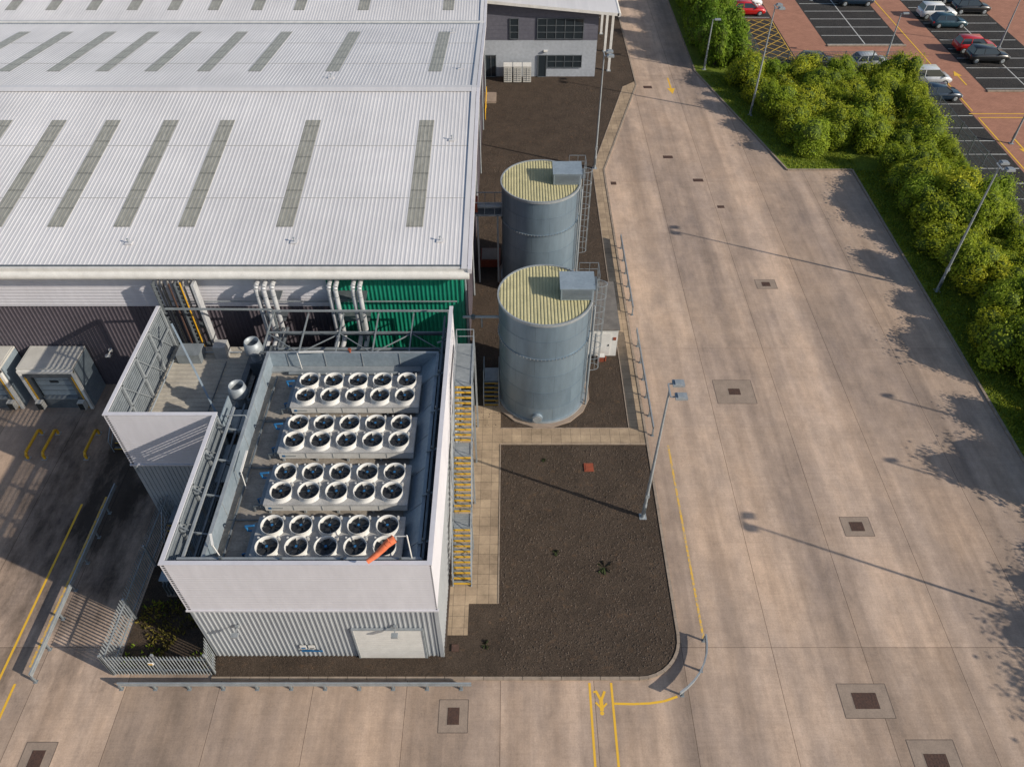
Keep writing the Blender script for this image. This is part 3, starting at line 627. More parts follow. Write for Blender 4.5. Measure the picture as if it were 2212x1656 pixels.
e=empty('windsock',(-4.15,16.95,8.3),category='windsock',label='orange windsock hanging from a short white pole')
b=MB(); b.cyl((-4.12,16.95,7.6),(-4.2,17.05,9.8),.035,.03,'white',8); b.beam((-4.2,17.05,9.75),(-4.75,17.05,9.72),.03,.03,'white'); b.done('pole',(-4.15,16.95,8.3),parent=e)
b=MB(); p=V((-4.72,17.02,9.62)); q=V((-5.8,16.35,8.95)); n=7
for i in range(n):
    a=p.lerp(q,i/n)+V((0,0,.04*math.sin(i))); c=p.lerp(q,(i+1)/n)+V((0,0,.04*math.sin(i+1))); r0=.18-.085*i/n; r1=.18-.085*(i+1)/n
    b.cyl(a,c,r0+.01*(i%2),r1+.01*((i+1)%2),'orange',12,caps=False)
b.done('sock',(-4.7,17,9.6),parent=e)
for (x,y) in ((-14.1,30.6),(-14.1,27.3)):
    e=empty('roof_vent',(x,y,5.5),category='vent',label='galvanised flue with a flared round cowl',group='round galvanised roof vents')
    b=MB(); b.box((x-.35,y-.35,5.5),(x+.35,y+.35,6.5),'dgalv'); b.cyl((x,y,6.5),(x,y,7.2),.27,.27,'galv',20); b.done('duct',(x,y,5.5),parent=e)
    b=MB(); b.lathe((x,y,7.0),[(.27,0),(.48,.15),(.50,.30),(.40,.85),(.36,.85),(.34,.5)],'galv',24); b.cyl((x,y,7.45),(x,y,7.5),.36,.36,'dgalv',20); b.done('cowl',(x,y,7),parent=e)
e=empty('steel_pipe_gantry',(-9,31.5,5.5),category='steel frame',label='slim grey steel gantry between the plant deck and warehouse')
b=MB()
for (y,z_,mt_) in ((30.3,7.3,'dgalv'),(31.9,7.3,'mgalv'),(33.4,7.6,'galv')):
    b.beam((-13.6,y,z_),(X1-.2,y,z_),.08,.10,mt_)
for i,x in enumerate((-13.6,-11.6,-9.6,-7.6,-5.6,-3.6)):
    b.beam((x,30.3,7.25),(x,33.4,7.4),.07,.09,'mgalv')
    if i<5: b.beam((x,30.3,7.22) if i%2 else (x,31.9,7.22),(x+2,31.9,7.22) if i%2 else (x+2,30.3,7.22),.05,.05,'mgalv')
for x in (-13.6,-8.6,-3.6): b.box((x-.07,33.35,0),(x+.07,33.45,7.6),'mgalv'); b.box((x-.07,30.25,5.45),(x+.07,30.35,7.3),'mgalv')
b.beam((-19.3,32.75,8.3),(-13.6,33.4,7.7),.08,.1,'mgalv')
b.beam((-20,34.6,7.3),(-3.2,34.6,7.3),.05,.07,'galv')
b.done('frame',(-9,31.5,5.5),parent=e)
b=MB()
for y in (30.8,31.2): b.cyl((-13.2,y,6.7),(-4,y,6.7),.08,.08,'mgalv',10)
b.cyl((-12.9,32.6,6.6),(-4,32.6,6.6),.12,.12,'dgalv',10)
for x in (-13.3,-13.05): b.tube([(x,33.5,6.2),(x,30,6.2),(x,26.5,6.1)],.1,'dgalv',10)
b.done('pipe',(-9,31,7.5),parent=e)
b=MB(); b.beam((-18.6,31.6,8.2),(-15.0,26.2,5.9),.10,.10,'gpanel'); b.done('bracing_strut',(-17,29,7),category='steel strut',label='long grey diagonal strut across the lower roof')
b=MB()
b.box((-13.4,26.8,5.5),(-13.0,29.9,7.2),'dgalv'); b.box((-14.9,28.6,5.54),(-14.6,32,5.9),'dgalv'); b.box((-15.2,25.3,5.54),(-14.5,26.2,6.5),'dgalv'); b.box((-15.15,25.35,6.5),(-14.55,26.15,6.55),'gpanel')
b.box((-18.9,31.2,5.54),(-17.6,32.2,6.2),'mgalv'); b.box((-16.9,31.6,5.54),(-16.2,32.3,6.4),'casing'); b.tube([(-19.2,25.2,5.7),(-19.2,32,5.7),(-15.5,32,5.7)],.05,'galv')
b.tube([(-16.2,25.2,5.62),(-16.2,31.3,5.62)],.035,'dgalv')
b.done('duct_run',(-13.5,28,5.5),category='duct',label='dark steel ducts and plant boxes on the lower roof')
# ------------------------------------------------------------ staircase
st=empty('external_staircase',(-2.6,20.2,0),category='staircase',label='galvanised external steel staircase with yellow step nosings')
xa,xb=-3.05,-2.1
segs=[]; y=20.3; z_=0.08
for k in range(3):
    segs.append(('f',y,z_,y+2.1,z_+2.25)); y+=2.1; z_+=2.25
    L=.85 if k<2 else 3.2
    segs.append(('l',y,z_,y+L,z_)); y+=L
bt=MB();bs=MB();bh=MB()
for kind,y0,z0,y1,z1 in segs:
    for x in (xa,xb):
        bs.beam((x,y0,z0-.02),(x,y1,z1-.02),.05,.2,'galv')
    if kind=='f':
        n=11; bn=MB()
        for i in range(n):
            yy=y0+(i+.5)*(y1-y0)/n; zz_=z0+(i+1)*(z1-z0)/n
            bt.box((xa+.03,yy-.08,zz_-.04),(xb-.03,yy+.10,zz_),'mgalv'); bn.box((xa+.03,yy-.095,zz_-.06),(xb-.03,yy-.02,zz_+.006),'nosing')
        bn.done('step_nosing',(-2.6,y0,z0),parent=st)
    else:
        bt.box((xa+.03,y0,z0-.03),(xb-.03,y1,z0),'galv')
        for i in range(int((y1-y0)/.1)): bt.box((xa+.05,y0+i*.1,z0),(xb-.05,y0+i*.1+.02,z0+.012),'mgalv')
        for x in (xa,xb):
            if z0>1: bs.box((x-.05,y0+.1,0.08),(x+.05,y0+.2,z0),'galv')
            if y1-y0>2: bs.box((x-.05,y1-.3,0.08),(x+.05,y1-.2,z0),'galv')
            if z0>1 and x==xb: bs.beam((x,y0+.15,.2),(x,y0-1.4,z0-1.6),.04,.04,'galv')
    for x in (xa,xb):
        for hz in (.55,1.05): bh.beam((x,y0,z0+hz),(x,y1,z1+hz),.035,.035,'galv')
        n=max(1,round((y1-y0)/1.1))
        for i in range(n+1):
            yy=y0+i*(y1-y0)/n; zz_=z0+i*(z1-z0)/n; bh.beam((x,yy,zz_),(x,yy,zz_+1.05),.035,.035,'galv')
for hz in (.55,1.05): bh.beam((xa,y,z_+hz),(xb,y,z_+hz),.035,.035,'galv')
bt.done('tread',(-2.6,25,3),parent=st); bs.done('stringer',(-2.6,25,3),parent=st); bh.done('handrail',(-2.6,25,3),parent=st)
def smallstair(x0,x1,yb,yt,h,label,name='access_steps'):
    e=empty(name,((x0+x1)/2,yb,0),category='steps',label=label)
    n=max(3,round(h/.2)); b=MB()
    for i in range(n):
        yy=yb+(i+.5)*(yt-yb)/n; zz_=(i+1)*h/n; b.box((x0,yy-.1,zz_-.03),(x1,yy+.1,zz_),'dgalv'); b.box((x0,yy-.115,zz_-.02),(x1,yy-.07,zz_+.005),'nosing')
    s=1 if yt>yb else -1
    b.box((x0,yt,h-.04),(x1,yt+s*1.2,h),'galv'); 
    for x in (x0,x1): b.box((x-.03,yt+s*1.1,0),(x+.03,yt+s*1.16,h),'galv')
    b.done('tread',(x0,yb,0),parent=e); b=MB()
    for x in (x0-.03,x1+.03):
        b.tube([(x,yb,0),(x,yb,1.0),(x,yt,h+1.0),(x,yt+s*1.2,h+1.0),(x,yt+s*1.2,h)],.03,'galv',6); b.tube([(x,yb,.5),(x,yt,h+.5),(x,yt+s*1.2,h+.5)],.025,'galv',6); b.cyl((x,yt,h),(x,yt,h+1),.03,.03,'galv',6)
    b.done('handrail',(x0,yb,0),parent=e)
smallstair(-1.75,-.85,33.0,34.2,1.1,'short grey steel steps with yellow nosings beside the tank')
smallstair(-23.9,-22.9,29.3,31.2,1.2,'small steel dock access steps with handrails')
smallstair(-18.6,-17.6,22.6,23.6,1.0,'short steel steps to the plant building door')
# ------------------------------------------------------------ tanks
def tank(cx,cy,label,Rr=2.67,H=8.15):
    e=empty('water_tank',(cx,cy,0),category='tank',label=label,group='cylindrical sprinkler water tanks')
    b=MB(); n=72
    b.lathe((cx,cy,0),[(Rr,.12)]+[(Rr,H)],'tank',n)
    b.done('shell',(cx,cy,0),parent=e)
    b=MB()
    b.lathe((cx,cy,5.5),[(Rr,-.06),(Rr+.05,-.05),(Rr+.05,.05),(Rr,.06)],'tank',n,False)
    for k in range(80): a=2*math.pi*k/80; b.box((cx+(Rr+.06)*math.cos(a)-.025,cy+(Rr+.06)*math.sin(a)-.025,5.47),(cx+(Rr+.06)*math.cos(a)+.025,cy+(Rr+.06)*math.sin(a)+.025,5.57),'galv')
    for z_ in (1.37,2.74,4.11,6.85): b.lathe((cx,cy,z_),[(Rr,-.02),(Rr+.01,-.02),(Rr+.01,.02),(Rr,.02)],'tank',n,False)
    b.lathe((cx,cy,H),[(Rr,-.12),(Rr+.07,-.12),(Rr+.07,.06),(Rr-.02,.06),(Rr-.02,-.1)],'galv',n,False)
    b.lathe((cx,cy,.12),[(Rr,.12),(Rr+.12,.12),(Rr+.12,0),(Rr,0)],'galv',n,False)
    b.done('flange_ring',(cx,cy,0),parent=e)
    b=MB(); p=.19; rr=Rr-.02
    def ch(x): return math.sqrt(max(0,rr*rr-x*x))
    x=-rr
    prof=[]
    while x<rr-1e-6:
        for f,h in ((0,0),(.4,0),(.5,.03),(.9,.03)):
            X=min(x+f*p,rr); prof.append((X,h))
        x+=p
    prof.append((rr,0)); vs=[]
    for X,h in prof: vs+= [(cx+X,cy-ch(X),H-.02+h),(cx+X,cy+ch(X),H-.02+h)]
    b.add(vs,[(2*i,2*i+2,2*i+3,2*i+1) for i in range(len(prof)-1)],'troof')
    b.done('tank_roof',(cx,cy,H),parent=e,label='pale yellow lichened ribbed sheet roof')
    b=MB(); bx0,bx1,by0,by1=cx+.85,cx+2.7,cy-.55,cy+.8
    b.box((bx0,by0,H+.03),(bx1,by1,H+.85),'gpanel'); b.poly([(bx0-.06,by0-.06,H+.86),(bx1+.06,by0-.06,H+.86),(bx1+.06,by1+.06,H+.98),(bx0-.06,by1+.06,H+.98)],'gpanel')
    b.box((bx0-.06,by0-.06,H+.82),(bx1+.06,by1+.06,H+.855),'gpanel')
    for k in range(7): b.box((bx0+.1,by0-.02,H+.12+k*.09),(bx1-.1,by0,H+.16+k*.09),'dgalv')
    b.done('hatch_box',(bx0,by0,H),parent=e)
    b=MB(); a0=R(-2); ca,sa=math.cos(a0),math.sin(a0)
    def P(r,t,z_): return (cx+r*ca-t*sa,cy+r*sa+t*ca,z_)
    for t_ in (-.22,.22): b.beam(P(Rr+.25,t_,.15),P(Rr+.25,t_,H+1.0),.045,.045,'galv')
    for k in range(int((H+.8)/.3)): b.beam(P(Rr+.25,-.22,.4+k*.3),P(Rr+.25,.22,.4+k*.3),.025,.025,'galv')
    for k in range(4): b.beam(P(Rr,0,.8+k*2.3),P(Rr+.25,.0,.8+k*2.3),.04,.04,'galv')
    b.done('ladder',(cx+Rr,cy,0),parent=e)
    b=MB()
    for k in range(8):
        z_=2.5+k*.93
        Q=[P(Rr+.25+.55*math.sin(u),-.33*math.cos(u),z_) for u in [i*math.pi/8 for i in range(9)]]
        for q0,q1 in zip(Q,Q[1:]): b.beam(q0,q1,.035,.015,'galv')
    for u in (.5,1.1,math.pi/2,2.04,2.64): b.beam(P(Rr+.25+.55*math.sin(u),-.33*math.cos(u),2.5),P(Rr+.25+.55*math.sin(u),-.33*math.cos(u),9.0),.022,.022,'galv')
    b.done('ladder_cage',(cx+Rr,cy,0),parent=e)
    b=MB()
    G=[(cx+2.0,cy+1.7),(cx+3.1,cy+1.7),(cx+3.1,cy+.5)]
    for p_,q_ in zip(G,G[1:]):
        for hz in (.5,.95): b.beam((*p_,H+hz),(*q_,H+hz),.028,.028,'mgalv')
    for p_ in G+[(cx+2.6,cy+1.7),(cx+3.1,cy+1.1)]: b.beam((*p_,H-.1),(*p_,H+.95),.03,.03,'mgalv')
    b.box((cx+2.5,cy+.4,H-.08),(cx+3.1,cy+1.7,H-.04),'dgalv')
    b.done('guardrail',(cx+2.7,cy+1,H),parent=e)
    b=MB()
    for t_ in (-1.05,-.8,.75): b.cyl(P(Rr+.12,t_,.2),P(Rr+.12,t_,H-.1),.055,.055,'galv',8)
    b.cyl((cx-.35,cy-Rr+.05,.62),(cx-.35,cy-Rr-.16,.62),.33,.33,'gpanel',20); b.cyl((cx-.35,cy-Rr-.16,.62),(cx-.35,cy-Rr-.2,.62),.27,.27,'galv',20)
    b.done('inlet_pipe',(cx,cy,0),parent=e)
    b=MB(); P8=[(cx+3.1*math.cos(R(11.25+22.5*k)),cy+3.1*math.sin(R(11.25+22.5*k))) for k in range(16)]
    b.poly([(x_,y_,.16) for x_,y_ in P8],'slab')
    for k in range(16): (x0,y0),(x1,y1)=P8[k],P8[(k+1)%16]; b.poly([(x0,y0,.0),(x1,y1,.0),(x1,y1,.16),(x0,y0,.16)],'slab')
    b.done('plinth',(cx,cy,0),parent=e)
    return e
tank(1.9,34.2,'galvanised steel water tank with pale yellow roof and caged ladder')
tank(1.95,46.35,'galvanised steel water tank behind its twin, pipe bridge attached')
e=empty('pump_house',(5.9,40.4,0),category='pump house',label='small white pump kiosk with flat grey roof beside tanks')
b=MB(); b.box((4.8,37.6,.07),(7.0,42.4,2.4),'white'); b.done('wall',(5.9,40.4,0),parent=e)
b=MB(); b.box((4.72,37.52,2.4),(7.08,42.5,2.52),'kioskroof'); b.done('flat_roof',(5.9,40.4,2.5),parent=e)
b=MB(); b.box((5.55,37.56,.1),(6.55,37.6,2.1),'white'); b.box((6.4,37.53,1.0),(6.46,37.56,1.15),'black'); b.box((6.7,37.57,1.5),(6.9,37.6,1.75),'red'); b.done('door',(6,37.6,0),parent=e)
b=MB(); b.box((5.75,37.0,.07),(6.15,37.3,.5),'red'); b.box((5.72,36.97,.5),(6.18,37.33,.56),'white'); b.cyl((6.25,37.1,.07),(6.25,37.1,.45),.06,.06,'red',8); b.done('hydrant_box',(5.95,37.15,.07),category='hydrant',label='small red and white hydrant box beside the kiosk')
b=MB(); b.cyl((-2.9,34.5,6.2),(-.7,34.5,6.2),.09,.09,'galv',10); b.cyl((-1.8,34.5,6.2),(-1.8,34.5,5.4),.05,.05,'galv',8); b.cyl((-2.3,34.5,6.1),(-2.3,34.5,6.3),.14,.14,'dgalv',10); b.done('supply_pipe',(-1.8,34.5,6.2),category='pipe',label='grey pipe between green wall and the tank')
b=MB()
for y_ in (45.6,46.9):
    b.beam((-2.85,y_,5.9),(-.65,y_,5.9),.1,.12,'galv'); b.beam((-2.85,y_,6.9),(-.65,y_,6.9),.05,.05,'galv')
    for x in (-2.6,-1.9,-1.2,-.7): b.beam((x,y_,5.9),(x,y_,6.9),.04,.04,'galv')
b.box((-2.85,45.6,5.95),(-.65,46.9,5.99),'dgalv'); b.cyl((-2.85,46.1,6.3),(-.65,46.1,6.3),.16,.16,'galv',12); b.cyl((-2.85,46.5,6.25),(-.65,46.5,6.25),.1,.1,'galv',12); b.box((-2.85,45.8,6.0),(-2.4,46.8,6.7),'red')
for x in (-2.4,-1.0): b.box((x-.06,45.55,.07),(x+.06,45.67,5.9),'galv')
b.done('pipe_bridge',(-1.8,46.2,.07),category='pipe bridge',label='galvanised pipe bridge from warehouse wall to tank')
b=MB(); b.box((-2.4,47.4,.07),(-.9,49,.7),'red'); b.box((-2.3,47.5,.7),(-1.0,48.9,.76),'slab'); b.done('pump_plinth',(-1.6,48.2,.07),category='plinth',label='low red brick plinth by the warehouse wall')
# ------------------------------------------------------------ office building
ob_=empty('office_block',(3,100,0),category='building',label='two storey grey office block with white overhanging roof')
yF=80.7
b=MB(); b.box((-2.85,yF,0),(8.8,125,3.9),'lightclad'); b.done('lower_wall',(3,yF,0),parent=ob_,label='light grey lower storey wall')
b=MB(); zt=lambda x: 6.75+(8.8-x)*.09
P=[(-2.85,3.9),(8.8,3.9),(8.8,zt(8.8)),(-2.85,zt(-2.85))]
b.poly([(x,yF-.03,z_) for x,z_ in P],'officedark'); b.poly([(8.83,yF-.03,3.9),(8.83,125,3.9),(8.83,125,6.75),(8.83,yF-.03,6.75)],'officedark')
for k in range(7): b.box((-2.85,yF-.045,4.1+k*.42),(8.83,yF-.03,4.12+k*.42),'officedark')
b.done('upper_wall',(3,yF,3.9),parent=ob_,label='dark grey cladding on the upper storey')
b=MB(); vs=[(-2.9,yF-.9,7.82),(10.7,yF-.9,6.58),(10.7,125,6.58),(-2.9,125,7.82)]
b.poly([(x,y_,z_+.28) for x,y_,z_ in vs],'roof'); b.poly([(x,y_,z_) for x,y_,z_ in vs][::-1],'white'); 
for i in range(4):
    a_,c_=vs[i],vs[(i+1)%4]; b.poly([a_,c_,(c_[0],c_[1],c_[2]+.28),(a_[0],a_[1],a_[2]+.28)],'white')
b.cyl((10.72,yF-.9,6.7),(10.72,125,6.7),.2,.2,'white',12)
b.done('roof',(3,yF,7),parent=ob_,label='white shallow pitched overhanging roof')
for y_ in (82,87,92,97,102):
    b=MB(); b.box((10.3,y_,0.07),(10.55,y_+.25,6.6),'white'); b.box((10.2,y_-.1,.07),(10.65,y_+.35,.12),'galv'); b.beam((8.85,y_+.1,5.9),(10.3,y_+.1,6.3),.1,.14,'white'); b.done('column',(10.4,y_,0),parent=ob_)
def window(x0,x1,z0,z1,nx,nz,door=False):
    nm='door' if door else 'window'
    b=MB(); b.box((x0,yF-.1,z0),(x1,yF-.06,z1),'glass'); g=b.done(nm,((x0+x1)/2,yF,z0),parent=ob_)
    b=MB()
    for i in range(nx+1): x=x0+i*(x1-x0)/nx; b.box((x-.035,yF-.14,z0-.035),(x+.035,yF-.05,z1+.035),'dgalv')
    for j in range(nz+1): z_=z0+j*(z1-z0)/nz; b.box((x0,yF-.135,z_-.03),(x1,yF-.055,z_+.03),'dgalv')
    b.done('frame',((x0+x1)/2,yF,z0),parent=g)
window(2.6,7.3,4.05,6.05,5,3); window(-.2,.65,4.05,6.05,1,3); window(3.7,7.3,1.1,2.35,4,2); window(2.75,3.6,.1,2.35,1,1,True); window(-2.75,-1.7,.1,2.35,2,1,True)
b=MB(); b.box((3.3,yF-.25,2.75),(3.7,yF,2.87),'white'); b.done('wall_lamp',(3.5,yF,2.8),parent=ob_)
for i,x in enumerate((-.85,.15,1.15)):
    e=empty('cabinet',(x+.42,79.6,.07),category='cabinet',label='cream slatted equipment cabinet outside the grey office wall',group='cream cabinets against the office wall')
    b=MB(); b.box((x,79.2,.12),(x+.85,80.1,1.75),'cream'); b.box((x-.03,79.17,1.75),(x+.88,80.13,1.82),'white'); b.done('casing',(x+.4,79.6,.07),parent=e)
    b=MB()
    for k in range(7): b.box((x+.08,79.17,.3+k*.2),(x+.77,79.2,.34+k*.2),'dgalv')
    b.box((x,79.22,.07),(x+.85,80.08,.12),'black'); b.box((x+.42-.02,79.165,.25),(x+.42+.02,79.2,1.65),'white'); b.done('grille',(x+.4,79.2,.3),parent=e)
b=MB(); G=[(-2.6,71.,.1),(-2.6,71.,1.1),(-2.6,76,1.1),(-2.6,76,.1)]
b.tube(G,.04,'yellow'); b.tube([(-2.6,71,.6),(-2.6,76,.6)],.04,'yellow'); b.cyl((-2.6,73.5,.1),(-2.6,73.5,1.1),.04,.04,'yellow'); b.box((-2.8,74.5,.07),(-1.6,76.5,.3),'slab')
b.done('safety_railing',(-2.6,73,.07),category='railing',label='yellow safety railing beside the warehouse side door')
# ------------------------------------------------------------ guard rails
def rail(name,pts,h,label,group):
    e=empty(name,(pts[0][0],pts[0][1],0),category='guard rail',label=label,group=group)
    b=MB()
    for (p,q) in zip(pts,pts[1:]):
        b.beam((*p,h),(*q,h),.07,.12,'galv'); b.beam((*p,h-.16),(*q,h-.16),.07,.12,'galv'); b.beam((*p,h-.08),(*q,h-.08),.04,.2,'galv')
    b.done('beam',(pts[0][0],pts[0][1],h),parent=e)
    d_=0
    posts=[V(pts[0])]
    for p,q in zip(pts,pts[1:]):
        L=(V(q)-V(p)).length
        while d_+1.6<=L+.01 : d_+=1.6; posts.append(V(p).lerp(V(q),min(1,d_/L)))
        d_-=L
    for p in posts:
        b=MB(); b.box((p.x-.04,p.y-.04,0),(p.x+.04,p.y+.04,h-.22),'mgalv'); b.box((p.x-.09,p.y-.09,0),(p.x+.09,p.y+.09,.015),'mgalv'); b.done('post',(p.x,p.y,0),parent=e)
g='galvanised vehicle guard rails'
rail('guard_rail',[(-18.4,14.95),(-1.9,14.95)],.62,'long straight galvanised guard rail before the plant building',g)
rail('guard_rail',[(-22.6,15.3),(-22.6,26.4)],.7,'galvanised guard rail beside the palisade enclosure',g)
rail('guard_rail',[(8.6,41.9),(8.6,50.7)],.75,'galvanised guard rail along the buff path and road',g)
rail('guard_rail',[(8.6,30.6),(8.6,39.6)],.75,'galvanised guard rail along the buff path and road',g)
rail('guard_rail',[(9.45,17.35),(9.42,16.9),(9.32,16.4),(9.12,15.92),(8.85,15.48),(8.5,15.08),(8.12,14.75),(7.75,14.5)],.66,'curved galvanised guard rail around the bed corner',g)
# ------------------------------------------------------------ palisade fence
fe=empty('palisade_fence',(-19,15.6,0),category='fence',label='galvanised palisade fence enclosing a small planted compound')
b=MB()
def pal(p,q,b):
    p=V(p);q=V(q);L=(q-p).length;n=int(L/.155)
    for i in range(n+1):
        c=p.lerp(q,i/n); dd=(q-p).normalized(); a_=c-dd*.036;e_=c+dd*.036
        b.add([(a_.x,a_.y,.1),(e_.x,e_.y,.1),(e_.x,e_.y,1.95),(c.x,c.y,2.1),(a_.x,a_.y,1.95)],[(0,1,2,3,4)],'galv'); b.beam((c.x,c.y,.1),(c.x,c.y,1.95),.02,.05,'galv')
pal((-19,15.6),(-14.15,15.6),b); pal((-19,15.6),(-19,24.5),b); pal((-14.15,15.6),(-14.4,16.5),b)
b.done('pales',(-19,15.6,0),parent=fe)
b=MB()
for z_ in (.5,1.6):
    b.beam((-19,15.65,z_),(-14.15,15.65,z_),.05,.06,'galv'); b.beam((-18.95,15.6,z_),(-18.95,24.5,z_),.05,.06,'galv'); b.beam((-14.15,15.65,z_),(-14.4,16.5,z_),.05,.06,'galv')
b.done('fence_rail',(-19,15.6,0),parent=fe)
for p in ((-19,15.65),(-16.6,15.7),(-14.2,15.7),(-18.9,18.5),(-18.9,21.5),(-18.9,24.4)):
    b=MB(); b.box((p[0]-.05,p[1]-.05,0),(p[0]+.05,p[1]+.05,2.0),'galv'); b.done('post',(p[0],p[1],0),parent=fe)
b=MB(); b.box((-16.9,15.52,1.3),(-16.65,15.57,1.48),'white'); b.box((-16.87,15.51,1.33),(-16.68,15.52,1.44),'yellow'); b.done('sign',(-16.8,15.55,1.3),parent=fe)
sheet('compound_soil',[(-18.95,15.7),(-14.35,15.7),(-14.35,24.6),(-18.95,24.6)],.05,'soil',.05)
e=empty('transformer',(-16.9,20.3,.05),category='transformer',label='grey electrical transformer inside the palisade compound')
b=MB(); b.box((-17.6,19.8,.2),(-16.2,20.8,1.5),'gpanel'); b.box((-17.7,19.7,.05),(-16.1,20.9,.2),'slab'); b.box((-17.7,19.75,1.5),(-16.1,20.85,1.58),'gpanel'); b.done('casing',(-16.9,20.3,.05),parent=e)
b=MB()
for k in range(8): b.box((-17.5+k*.18,19.55,.4),(-17.46+k*.18,19.8,1.4),'dgalv')
b.done('cooling_fins',(-16.9,19.7,.05),parent=e)
# ------------------------------------------------------------ street lamps
def lampcol(h,dbl,label,group):
    e=empty('street_lamp',(0,0,0),category='street lamp',label=label,group=group)
    b=MB(); b.cyl((0,0,0),(0,0,1.2),.11,.11,'galv',12); b.cyl((0,0,1.2),(0,0,h),.095,.05,'galv',12); b.box((-.2,-.2,0),(.2,.2,.03),'galv'); b.box((-.07,-.13,.4),(.07,-.1,1.0),'dgalv'); b.done('pole',(0,0,0),parent=e)
    if dbl:
        b=MB(); b.beam((0,-.42,h),(0,.42,h),.06,.06,'galv'); b.beam((0,-.42,h),(.25,-.42,h+.02),.05,.05,'galv'); b.beam((0,.42,h),(.25,.42,h+.02),.05,.05,'galv'); b.done('arm',(0,0,h),parent=e)
        b=MB(); b.box((-.08,-.1,1.85),(.12,.1,2.1),'galv'); b.done('control_box',(0,0,1.9),parent=e)
        for s in (-.42,.42):
            b=MB(); b.box((.2,s-.2,h-.03),(.75,s+.2,h+.09),'galv'); b.box((.3,s-.15,h+.09),(.6,s+.15,h+.15),'galv'); b.box((.27,s-.17,h-.05),(.72,s+.17,h-.03),'headglass'); b.done('lamp_head',(.2,s,h),parent=e)
    else:
        b=MB(); b.beam((0,0,h-.05),(.3,0,h+.02),.05,.05,'galv'); b.done('arm',(0,0,h),parent=e)
        b=MB(); b.box((.2,-.14,h-.03),(.8,.14,h+.08),'galv'); b.box((.3,-.1,h-.05),(.75,.1,h-.03),'headglass'); b.done('lamp_head',(.2,0,h),parent=e)
    return e
L1=lampcol(10.2,True,'tall galvanised lamp column with twin floodlights','tall twin-headed lamp columns'); L1.location=(7.3,24.6,.07)
for p in ((31.4,44.5,.09),(23.5,71.9,.09),(7.4,61.9,.07),(31.4,16.4,.09)): dup(L1,p,0)
L2=lampcol(5.2,False,'slim galvanised lamp column with one lantern','slim car park lamp columns'); L2.location=(20.8,82.4,.09)
for p,rz in (((46.9,66.5,0),3.14),((41.0,84.3,0),0),((55.5,88.5,0),3.1),((38.,103,0),1.5),((60.3,80,0),3.14)): dup(L2,p,rz)
L3=lampcol(10.0,False,'tall slim lamp column in the car park edge','slim car park lamp columns'); L3.location=(41.8,26.3,0); dup(L3,(40.2,21,0),0)
def meshfence(p,q,org):
    e=empty('mesh_fence',(*org,0),category='fence',label='grey welded mesh security fence between shrubs and car park',group='mesh fence around the car park')
    p=V(p);q=V(q);L=(q-p).length; b=MB()
    n=int(L/.16)
    for i in range(n+1): c=p.lerp(q,i/n); b.beam((c.x,c.y,.05),(c.x,c.y,2.35),.022,.022,'dgalv')
    for z_ in (.2,.75,1.3,1.85,2.35): b.beam((p.x,p.y,z_),(q.x,q.y,z_),.035,.035,'dgalv')
    b.done('mesh_panel',(*org,0),parent=e)
    n=int(L/2.6)
    for i in range(n+1): 
        c=p.lerp(q,i/n); b=MB(); b.box((c.x-.04,c.y-.04,0),(c.x+.04,c.y+.04,2.45),'dgalv'); b.done('post',(c.x,c.y,0),parent=e)
meshfence((41.2,32),(41.2,81.5),(41.2,60)); meshfence((26.3,81.5),(41.2,81.5),(33,81.5)); meshfence((26.25,81.5),(26.25,112),(26.2,95))
# ------------------------------------------------------------ vegetation
def shrubmesh(seed,h,r,nl,leafmt,ls=.2,nleaf=5200):
    rnd=random.Random(seed); b=MB(); lobes=[]
    for i in range(nl):
        a=rnd.uniform(0,6.28); rr=r*.70*math.sqrt(rnd.random()); z_=rnd.uniform(.20,.84)*h*(1-.32*rr/r)
        lobes.append((V((rr*math.cos(a),rr*math.sin(a),z_)),rnd.uniform(.24,.50)*r*.88))
    vs=[];fs=[]
    for i in range(nleaf):
        c,lr=lobes[rnd.randrange(nl)]
        u=V((rnd.gauss(0,1),rnd.gauss(0,1),rnd.gauss(.2,1))).normalized(); lump=1+.15*math.sin(u.x*7+c.x*5)+.13*math.sin(u.y*8+u.z*5+c.y*3)
        p=c+u*lr*lump*rnd.uniform(.84,1.12)
        if rnd.random()<.10: p+=u*rnd.uniform(.05,.5)
        if p.z<.08: p.z=rnd.uniform(.05,.5)
        nrm=(u+V((rnd.gauss(0,.45),rnd.gauss(0,.45),rnd.gauss(.25,.4)))).normalized()
        t=nrm.cross(V((rnd.random(),rnd.random(),rnd.random()))).normalized(); s=nrm.cross(t)
        L=ls*rnd.uniform(.6,1.3); W_=L*.6; o=len(vs)
        vs+=[p-t*L*.5,p+s*W_*.5+nrm*.02,p+t*L*.5,p-s*W_*.5+nrm*.02]; fs.append((o,o+1,o+2,o+3))
    b.add(vs,fs,leafmt)
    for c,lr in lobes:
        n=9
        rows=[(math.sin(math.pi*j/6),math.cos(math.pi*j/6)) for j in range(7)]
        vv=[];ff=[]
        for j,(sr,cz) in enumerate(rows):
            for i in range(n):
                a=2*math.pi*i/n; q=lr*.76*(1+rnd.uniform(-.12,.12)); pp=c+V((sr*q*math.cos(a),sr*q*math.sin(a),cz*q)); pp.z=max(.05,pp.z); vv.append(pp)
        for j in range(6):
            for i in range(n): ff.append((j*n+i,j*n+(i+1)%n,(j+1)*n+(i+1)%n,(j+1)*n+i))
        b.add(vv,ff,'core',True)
    t=MB()
    for i in range(5):
        c,lr=lobes[i%nl]; t.cyl((.1*math.cos(i*1.3),.1*math.sin(i*1.3),0),(c.x*.5,c.y*.5,c.z*.6),.07,.045,'bark',6); t.cyl((c.x*.5,c.y*.5,c.z*.6),c,.045,.02,'bark',6)
    return b,t
